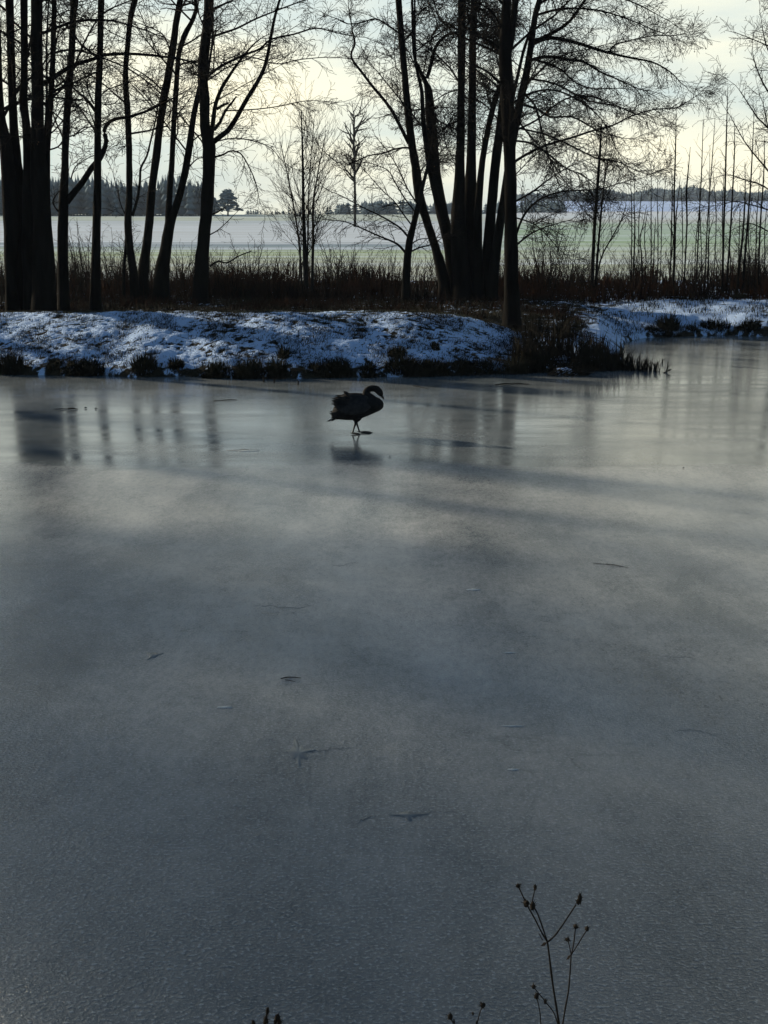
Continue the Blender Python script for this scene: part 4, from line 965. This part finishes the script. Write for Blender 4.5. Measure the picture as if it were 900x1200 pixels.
# fallen branches
def fallen(label, tr, Y, w, cat='branch', twig=True):
    Q = smooth_poly([(*px(x, y, Y + dy), 0) for x, y, dy in tr], 3)
    G = Geo(); n = len(Q); pts = [q[:3] for q in Q]; rad = [w * Y / FPX / 2 * (1 - .6 * i / n) for i in range(n)]
    G.tube(pts, rad, 6)
    root = empty('fallen_branch', pts[0], label, cat, 'fallen branches'); G.build('stem', M_bark, root, True)
    if twig:
        T = Geo(); kids(T, pts, rad, 2, dict(ALDER, max=2, len=[1, .5, .4, .2], sp=[.3, .3, .3, .2]), .2); T.build('side_twigs', M_twig, root)
    settle(root)
fallen('pale-edged fallen branch lying on the crest of the mound', [(508, 374, 0), (520, 371, 0), (532, 373, .1), (545, 379, .1), (558, 388, .2)], 27.4, 3.2)
fallen('dark fallen branch sticking up left of the broom-shaped tree', [(246, 312, 0), (256, 306, 0), (266, 308, 0), (280, 300, .2), (295, 294, .3)], 34.0, 2.6)

# ------------------------------------------------------------------ marks and debris on the ice
M_smooth = mat('clear_ice_patch', (.15, .17, .18), .27, .4)
M_frostp = mat('frost_fleck', (.40, .45, .48), .5, .3)
M_crack = mat('ice_crack', (.055, .065, .075), .5, .4)
def star(label, x, y, rx, ry, arms, m, name='ice_patch', cat='ice patch', seed=0):
    r_ = random.Random(seed); c = pxz(x, y, 0); k = math.hypot(c[1], H) / FPX; sy = k * math.hypot(c[1], H) / H
    V = [(0, 0, 0)]; n = 40
    for i in range(n):
        a = 2 * math.pi * i / n; q = .38 + .12 * r_.random()
        for (aa, l, s) in arms:
            d = abs((a - aa + math.pi) % (2 * math.pi) - math.pi); q = max(q, l * math.exp(-(d / s) ** 2) * r_.uniform(.85, 1.05))
        V.append((math.cos(a) * q * rx * k * .85, math.sin(a) * q * ry * sy * .85, 0))
    top = np.array(V); m0 = len(top); bot = top.copy(); top[:, 2] = .0018; bot[:, 2] = .0006; bot[:, :2] *= 1.03
    F3 = [(0, 1 + i, 1 + (i + 1) % n) for i in range(n)]; F4 = [(1 + i, m0 + 1 + i, m0 + 1 + (i + 1) % n, 1 + (i + 1) % n) for i in range(n)]
    o = mesh_np(name, np.concatenate([top, bot]), [np.array(F3), np.array(F4)], m); o.location = (c[0], c[1], 0)
    return tag(o, label, cat, 'refrozen patches and flecks on the ice')
star('star-shaped smooth refrozen patch left of the middle of the ice', 350, 882, 26, 20, [(1.9, 1, .3), (4.9, 1.0, .3), (.2, 1.2, .15), (3.0, .7, .25), (5.6, .8, .2)], M_smooth, seed=1)
star('flat three-cornered smooth patch nearer the bottom of the ice', 478, 955, 30, 9, [(3.1, 1, .3), (.1, 1.0, .25), (4.8, .9, .4)], M_smooth, seed=2)
star('small smooth patch with spiky edge left of the middle', 180, 768, 14, 8, [(2.6, 1, .3), (.4, 1.0, .25), (4.2, .9, .3)], M_smooth, seed=3)
star('smooth strip of ice left of the swan, sky reflection painted pale', 286, 528, 24, 4.2, [(3.1, 1, .6), (0, 1.0, .6)], mat('sky_sheen_ice', (.60, .60, .55), .05, .5), seed=4)  # base colour lightened to stand for bright sky mirrored in smooth ice
for i, (x, y, rx, ry, lab) in enumerate([(263, 829, 11, 3.4, 'pale frost fleck left of the star-shaped patch'), (555, 691, 10, 3, 'pale frost fleck in the middle distance right of centre'), (601, 902, 8, 3.5, 'pale frost fleck right of the three-cornered patch'), (597, 765, 9, 2, 'faint frost fleck in the dark patch right of centre'), (600, 851, 16, 2.4, 'long faint frost fleck low right of centre')]):
    star(lab, x, y, rx, ry, [(0, 1, .7), (3.1, 1, .7)], M_frostp, 'frost_fleck', 'frost fleck', 10 + i)
def crack(label, tr, w=1.2, m=M_crack):
    G = Geo(); pts = []
    tr2 = smooth_poly([(a, b) for a, b in tr], 7)
    for (x, y) in tr2:
        p = pxz(x + rng.gauss(0, .7), y + rng.gauss(0, .7), 0); pts.append((p[0], p[1], .001))
    k = math.hypot(pts[0][1], H) / FPX; n = len(pts)
    rad = [w * k * .12 * (math.sin(math.pi * (i + .5) / n) ** .5) * rng.uniform(.5, 1.3) for i in range(n)]
    G.tube(pts, rad, 4)
    tag(G.build('ice_crack', m), label, 'crack', 'hairline cracks in the ice')
crack('thin crack running right from the star-shaped patch', [(360, 882), (378, 880), (396, 877), (414, 876)], 1.4)
crack('thin crack right of the three-cornered patch', [(492, 953), (505, 951), (525, 951), (540, 952)], 1.1)
crack('dark broken crack left of the three-cornered patch', [(418, 965), (426, 961), (433, 957), (442, 956)], 2)
crack('faint curved crack above the star-shaped patch', [(295, 708), (320, 711), (345, 712), (368, 709)], 1)
crack('faint wavering crack in the upper middle of the ice', [(388, 662), (400, 663), (412, 660), (424, 658)], 1)
crack('dark hairline crack right of the dark patch', [(770, 768), (790, 770), (805, 770), (820, 772)], 1)
crack('crack low at the right edge of the ice', [(788, 858), (805, 855), (826, 858), (842, 862)], 1.2)
def twigs(label, items, name='floating_twig', cat='twig'):
    G = Geo()
    for (x0, y0, x1, y1, w) in items:
        a_ = pxz(x0, y0, 0); b_ = pxz(x1, y1, 0); k = math.hypot(a_[1], H) / FPX; r = w * k / 2 * .62
        m_ = [(a_[i] + b_[i]) / 2 for i in range(3)]
        G.tube([(a_[0], a_[1], r), (m_[0], m_[1] + .3 * r, r * 1.6), (b_[0], b_[1], r)], [r * .7, r, r * .5], 5)
    return tag(G.build(name, M_crack if name == 'dead_leaf' else M_weed), label, cat, 'debris lying on the ice')
twigs('short dark twig with a fork in the middle of the ice', [(329, 796, 341, 794, 2.6), (338, 794, 353, 795, 2.0), (334, 797, 346, 799, 1.4)])
twigs('thin twig lying on the ice on the right', [(695, 660, 714, 662, .9), (710, 661, 729, 664, 1.5), (724, 663, 738, 666, .8)])
twigs('line of dark debris on the ice at the left below the mound', [(64, 480, 82, 480, 2), (80, 479.5, 91, 480.5, 3)])
twigs('dark leaf frozen in at the left, left one of two', [(99, 479, 102, 479, 3)], 'dead_leaf', 'leaf')
twigs('dark leaf frozen in at the left, right one of two', [(111, 479.5, 114, 479.5, 2.6)], 'dead_leaf', 'leaf')
twigs('long thin stick frozen in left of the swan below the sedge bank', [(250, 470, 262, 469.5, 1.4), (260, 469.5, 278, 469, 1.8)])
twigs('thin stick lying on the ice right of the swan\'s head', [(484, 452.5, 492, 453.5, 1.6), (491, 453.5, 502, 456, 1.2)])
twigs('dark flat branch frozen in before the sedge bed', [(580, 452, 600, 450.5, 3), (598, 450.5, 620, 451, 2.4)])
twigs('tiny dark speck on the ice below the middle right', [(800, 549, 802, 549, 2)], 'dead_leaf', 'leaf')
twigs('dark speck right of the swan\'s reflection', [(456, 536, 458, 536, 1.8)], 'dead_leaf', 'leaf')

# ------------------------------------------------------------------ the swan
def build_swan():
    foot = pxz(416.5, 508, 0); U = math.hypot(foot[1], H) / FPX / 7.5       # one pixel of the enlarged study
    root = empty('swan', foot, 'young dark swan standing on the ice with its neck curled down', 'swan')
    loc = lambda x, y, w=0: ((x - 420) * U, w, (573 - y) * U)
    G = Geo()
    def loft(secs, seg=14):
        V = []; n = len(secs)
        for (c, rw, rh, t) in secs:
            # ring perpendicular to t in the x-z plane
            nx_, nz_ = -t[1], t[0]
            for k in range(seg):
                a = 2 * math.pi * k / seg
                V.append((c[0] + nx_ * rh * math.cos(a), c[1] + rw * math.sin(a), c[2] + nz_ * rh * math.cos(a)))
        F4 = [(i * seg + k, i * seg + (k + 1) % seg, (i + 1) * seg + (k + 1) % seg, (i + 1) * seg + k) for i in range(n - 1) for k in range(seg)]
        V.append(secs[0][0]); V.append(secs[-1][0]); m = n * seg
        F3 = [(m, (k + 1) % seg, k) for k in range(seg)] + [(m + 1, (n - 1) * seg + k, (n - 1) * seg + (k + 1) % seg) for k in range(seg)]
        G.raw(V, F3, F4)
    body = [(212, 392, 440, .22), (228, 350, 446, .42), (250, 318, 449, .62), (280, 290, 449, .8), (340, 266, 454, .95), (400, 252, 455, 1), (470, 242, 440, 1), (540, 240, 413, .93), (595, 246, 388, .84), (635, 263, 370, .66), (657, 286, 352, .42), (667, 306, 336, .18)]
    loft([(loc(x, (a + b) / 2), .165 * w, (b - a) / 2 * U, (1, 0)) for x, a, b, w in body], 18)
    neck = [(575, 300, 54), (547, 270, 52), (525, 240, 42), (517, 215, 34), (524, 195, 30), (546, 179, 28), (577, 175, 28), (606, 182, 30), (628, 203, 30), (642, 224, 24), (651, 241, 15)]
    S = smooth_poly([(*loc(x, y), r * U) for x, y, r in neck], 3)
    secs = []
    for i, s in enumerate(S):
        a_, b_ = S[max(0, i - 1)], S[min(len(S) - 1, i + 1)]; t = Vector((b_[0] - a_[0], 0, b_[2] - a_[2])).normalized()
        secs.append((s[:3], s[3] * .9, s[3], (t.x, t.z)))
    loft(secs, 12)
    def limb(pts, rs):
        Q = smooth_poly([(*loc(x, y, w), r * U) for (x, y, w), r in zip(pts, rs)], 3)
        sec = []
        for i, s in enumerate(Q):
            a_, b_ = Q[max(0, i - 1)], Q[min(len(Q) - 1, i + 1)]; t = Vector((b_[0] - a_[0], 0, b_[2] - a_[2])).normalized()
            sec.append((s[:3], s[3], s[3], (t.x, t.z)))
        loft(sec, 8)
    limb([(440, 420, -.06), (428, 450, -.06), (424, 472, -.05), (410, 515, -.05), (398, 556, -.06), (394, 568, -.06)], [42, 30, 14, 8.5, 8.5, 9])
    limb([(436, 420, .06), (430, 450, .06), (428, 474, .05), (440, 515, .045), (452, 552, .04), (456, 563, .04)], [42, 30, 14, 8.5, 8.5, 9])
    tmp = G.build('tmp', M_swan)
    md = tmp.modifiers.new('r', 'REMESH'); md.mode = 'VOXEL'; md.voxel_size = .007
    sm = tmp.modifiers.new('s', 'SMOOTH'); sm.factor = .5; sm.iterations = 4
    dg = bpy.context.evaluated_depsgraph_get(); me = bpy.data.meshes.new_from_object(tmp.evaluated_get(dg))
    bpy.data.objects.remove(tmp)
    me.materials.clear(); me.materials.append(M_swan); me.materials.append(M_leg)
    for p in me.polygons:
        p.use_smooth = True
        if p.center.z < loc(0, 470)[2]: p.material_index = 1
    bo = bpy.data.objects.new('body', me); COL.objects.link(bo); bo.parent = root
    # bill and eyes
    B = Geo(); b0 = loc(648, 236); b1 = loc(658, 250); b2 = loc(671, 271)
    B.tube([b0, b1, ((b1[0] + b2[0]) / 2, 0, (b1[2] + b2[2]) / 2), b2], [13 * U, 11 * U, 8 * U, 4 * U], 8); B.build('bill', M_bill, root, True)
    for sgn in (-1, 1):
        E = Geo(); e = loc(634, 205); E.blob((e[0], sgn * 24 * U, e[2]), 4.5 * U, jag=0); E.build('eye', M_bill, root, True)
    # feathers
    def feather(F, p0, p1, w, th, sag=0.0, side=1):
        p0 = Vector(p0); p1 = Vector(p1); d = (p1 - p0); L = d.length; d.normalize()
        s = Vector((0, side, 0)); up = d.cross(s).normalized()
        wd = [.35, .8, 1, .95, .7, .12]; V = []
        for i, q in enumerate(wd):
            t = i / (len(wd) - 1); c = p0 + d * L * t - Vector((0, 0, 1)) * sag * math.sin(t * math.pi)
            ax = (up * .85 + s * .5).normalized()
            V += [c + ax * w * q, c + s * th, c - ax * w * q, c - s * th * .3]
        n = len(wd); F4 = [(i * 4 + k, i * 4 + (k + 1) % 4, (i + 1) * 4 + (k + 1) % 4, (i + 1) * 4 + k) for i in range(n - 1) for k in range(4)]
        F.raw([tuple(v) for v in V], None, F4)
    for sgn in (-1, 1):
        W = Geo()
        # coverts: a shell hugging the flank
        n1, n2 = 12, 9; V = []
        for i in range(n1 + 1):
            t = i / n1; x = 570 - t * 320
            top = np.interp(x, [250, 330, 420, 500, 570], [262, 226, 222, 228, 262]); bot = np.interp(x, [250, 330, 420, 500, 570], [345, 392, 395, 375, 318])
            for j in range(n2 + 1):
                f = j / n2; y = top + (bot - top) * f
                yy = np.interp(x, [250, 320, 420, 520, 570], [.10, .15, .178, .168, .13]) * math.sin(.35 + 1.35 * f) + rng.uniform(-.002, .002)
                V.append((*loc(x, y)[:1], sgn * yy, loc(x, y)[2]))
        F4 = [(i * (n2 + 1) + j, i * (n2 + 1) + j + 1, (i + 1) * (n2 + 1) + j + 1, (i + 1) * (n2 + 1) + j) for i in range(n1) for j in range(n2)]
        W.raw(V, None, F4)
        wg = W.build('wing', M_wing, root, True)
        sd = wg.modifiers.new('thick', 'SOLIDIFY'); sd.thickness = .012; sd.offset = 0
        Fg = Geo()
        for k in range(9):                      # secondaries and primaries folded back over the rump
            f = k / 8; x0, y0 = 380 - 30 * f, 245 + 95 * f; x1, y1 = 262 - 45 * math.sin(math.pi * f) - (10 if k % 2 else 0), 228 + 118 * f
            if k == 0: x1, y1 = 318, 203
            if k == 1: x1, y1 = 246, 242
            feather(Fg, (loc(x0, y0)[0], sgn * (.10 + .05 * math.sin(1.2 * f + .3)), loc(x0, y0)[2]), (loc(x1, y1)[0], sgn * (.06 + .05 * f), loc(x1, y1)[2]), .024, .007, .004, sgn)
        for k in range(4):
            feather(Fg, (loc(330, 370 + 8 * k)[0], sgn * .12, loc(330, 370 + 8 * k)[2]), (loc(192 + 9 * k, 388 + 10 * k)[0], sgn * .075, loc(206 + 9 * k, 388 + 10 * k)[2]), .02, .006, .003, sgn)
        Fg.build('flight_feathers', M_wing, wg, True)
    T = Geo(); Tp = Geo()
    for k in range(7):
        w = (k - 3) / 3
        feather(T, loc(285, 405, w * .05), loc(205 + 10 * abs(w), 448 + 8 * rng.random(), w * .09), .018, .006)
    for k in range(4):
        w = (k - 1.5) / 1.5
        feather(Tp, loc(250, 428, w * .04), loc(172 + 10 * k, 462 + 4 * (k % 2), w * .05), .016, .005)
    tl = T.build('tail', M_wing, root, True); Tp.build('pale_tail_feathers', M_pale, tl, True)
    # webbed feet: three toes, web between, hind toe
    for (hx, hy, w, ang, L) in ((394, 569, -.06, -.28, 62), (456, 564, .04, .04, 100)):
        Ft = Geo(); h0 = loc(hx, hy, w); h0 = (h0[0], h0[1], .014); tips = []
        for a_ in (-.42, 0, .42):
            l = L * U * (1.0 if a_ == 0 else .9) * 1.15; tp = (h0[0] + l * math.cos(ang + a_), h0[1] + l * math.sin(ang + a_), .006); tips.append(tp)
            md_ = ((h0[0] + tp[0]) / 2, (h0[1] + tp[1]) / 2, .016); Ft.tube([h0, md_, tp], [.010, .008, .005], 6)
        V = [(h0[0], h0[1], .013)] + [(t[0] * .93 + h0[0] * .07, t[1] * .93 + h0[1] * .07, .007) for t in tips] + [(h0[0], h0[1], .005)] + [(t[0] * .93 + h0[0] * .07, t[1] * .93 + h0[1] * .07, .003) for t in tips]
        Ft.raw(V, [(0, 1, 2), (0, 2, 3), (4, 6, 5), (4, 7, 6)], [(1, 5, 6, 2), (2, 6, 7, 3)])
        Ft.tube([h0, (h0[0] - .035 * math.cos(ang), h0[1], .02)], [.007, .004], 5)
        Ft.build('foot', M_leg, root)
    return root
build_swan()

# ------------------------------------------------------------------ dead weeds on the near bank
def head(G, p, r, k=1.0, spikes=12, tilt=(0, 0, 1)):
    G.blob(p, r, (1, 1, 1.3 * k), .25, 7, 5)
    for i in range(spikes):
        d = Vector((rng.gauss(0, 1), rng.gauss(0, 1), rng.gauss(.2, .9))).normalized()
        G.tube([p, (p[0] + d.x * r * 1.9, p[1] + d.y * r * 1.9, p[2] + d.z * r * 1.9 * k)], [r * .22, r * .08], 3)
def weed(label, lines, heads, leaves, Y, name='dead_weed', rootx=655):
    zz = lambda q: (500 + q[0] / 3.4615, 1000 + q[1] / 3.4615)
    P3 = lambda q, dy=0: px(*zz(q), Y + dy)
    b = P3((rootx, 692)); g = hz(b[0] + .01, Y)
    root = empty(name, (b[0] + .01, Y, g), label, 'weed', 'dead weeds on the near bank')
    k = math.hypot(Y, 1.7) / FPX
    for (pts, w0, w1, dy, grounded) in lines:
        Q = [P3(q, dy * (i / max(1, len(pts) - 1))) for i, q in enumerate(pts)]
        if grounded:
            a0, a1 = Q[0], Q[1]; Q.insert(0, (a0[0] + (a0[0] - a1[0]) * 1.2, a0[1], a0[2] - abs(a1[2] - a0[2]) * 1.2)); c0 = Q[0]
            Q.insert(0, (c0[0] * .4 + (b[0] + .01) * .6, Y, c0[2] * .35 + g * .65)); Q.insert(0, (b[0] + .01, Y, g - .03))
        Q = smooth_poly(Q, 4); n = len(Q); G = Geo()
        G.tube(Q, [(w0 + (w1 - w0) * i / n) * k / 2 * rng.uniform(.9, 1.1) for i in range(n)], 6); G.build('stem', M_weed, root, True)
    for (q, r, kk, dy) in heads:
        G = Geo(); head(G, P3(q, dy), r * k, kk); G.build('seed_head', M_weed, root)
    for (q, e) in leaves:
        a_ = P3(q); c = P3(e); G = Geo(); m_ = [(a_[i] + c[i]) / 2 for i in range(3)]
        G.raw([a_, (m_[0], m_[1] + .004, m_[2] + .002), c, (m_[0] + .001, m_[1] - .004, m_[2] - .002)], [(0, 1, 2), (0, 2, 3)]); G.tube([a_, c], [.0012, .0006], 4); G.build('leaf', M_weed, root)
    settle(root)
weed('tall dead weed with dark seed heads at the lower right of the picture',
    [([(537, 692), (524, 610), (510, 520), (499, 430), (490, 360)], 3.2, 2.2, 0, True),
     ([(490, 360), (470, 300), (452, 250), (438, 222)], 2.0, 1.6, .03, False),
     ([(490, 360), (465, 318), (440, 268), (413, 220), (398, 190), (384, 160), (374, 138)], 2.0, 1.3, -.03, False),
     ([(428, 196), (434, 168), (440, 145)], 1.3, 1.1, .01, False),
     ([(490, 360), (518, 336), (545, 300), (575, 255), (606, 208)], 2.0, 1.5, .04, False),
     ([(552, 692), (562, 630), (575, 560), (582, 480), (586, 412)], 2.2, 1.6, .03, True),
     ([(586, 412), (580, 380), (574, 356)], 1.3, 1.1, 0, False), ([(586, 412), (596, 370), (603, 306)], 1.4, 1.2, .02, False),
     ([(586, 412), (612, 372), (630, 342), (649, 312)], 1.4, 1.2, -.02, False),
     ([(532, 692), (515, 645), (482, 602), (458, 572), (438, 548)], 1.6, 1.2, .02, True),
     ([(463, 692), (460, 650), (454, 615), (447, 588)], 1.6, 1.2, -.04, True)],
    [((430, 212), 3.2, 1.2, .03), ((405, 205), 3.4, .8, -.03), ((372, 132), 2.6, .7, -.03), ((440, 138), 1.8, 1.6, .01), ((622, 185), 2.4, 2.0, .04), ((614, 197), 2.2, 1.2, .04),
     ((604, 298), 2.6, .8, .02), ((651, 306), 2.2, 1.1, -.02), ((572, 349), 2.6, .6, 0), ((434, 540), 2.4, .9, .02), ((482, 601), 1.8, 1.2, .02), ((446, 580), 2.8, 1, -.04)],
    [((490, 360), (462, 376)), ((470, 352), (455, 325)), ((585, 412), (566, 432))], 2.55)
weed('small dead weed with two heads at the bottom edge left of the tall one',
    [([(205, 692), (210, 668), (218, 640), (227, 622)], 1.6, 1.1, 0, True), ([(108, 692), (102, 678), (96, 668)], 1.6, 1.1, 0, True)],
    [((228, 617), 2.8, .9, 0), ((95, 662), 2.6, 1.1, 0), ((188, 650), 1.4, 1, 0)], [], 2.5, rootx=160)
weed('dark weed tips just showing at the bottom edge left of the middle',
    [([(-655, 692), (-652, 670), (-648, 650)], 2.2, 2.0, 0, True), ([(-612, 692), (-608, 676), (-606, 662)], 2.6, 2.2, 0, True), ([(-700, 700), (-697, 690), (-706, 684)], 2, 1.6, 0, True)],
    [((-645, 640), 2.0, 1.7, 0), ((-652, 678), 2.6, 1.5, 0), ((-606, 668), 3.0, 1.2, 0), ((-598, 684), 2.6, 1.2, 0), ((-704, 686), 2.0, 1, 0)], [], 2.5, rootx=-650)

# ------------------------------------------------------------------ haze over the field
HAZE = 0.00025
m = bpy.data.materials.new('haze'); m.use_nodes = True; nt = m.node_tree; nt.nodes.clear()
o_ = nt.nodes.new('ShaderNodeOutputMaterial'); pv = nt.nodes.new('ShaderNodeVolumePrincipled')
pv.inputs['Color'].default_value = (.72, .84, 1.0, 1); pv.inputs['Density'].default_value = HAZE; pv.inputs['Anisotropy'].default_value = 0
nt.links.new(pv.outputs[0], o_.inputs['Volume'])
x0, x1, y0, y1, z0, z1 = -1010, 1010, -50, 1010, -30, 26
V = [(x0, y0, z0), (x1, y0, z0), (x1, y1, z0), (x0, y1, z0), (x0, y0, z1), (x1, y0, z1), (x1, y1, z1), (x0, y1, z1)]
hz_o = mesh_np('haze', V, [[(0, 3, 2, 1), (4, 5, 6, 7), (0, 1, 5, 4), (1, 2, 6, 5), (2, 3, 7, 6), (3, 0, 4, 7)]], m)
tag(hz_o, 'thin bluish winter haze over the field', kind='stuff')
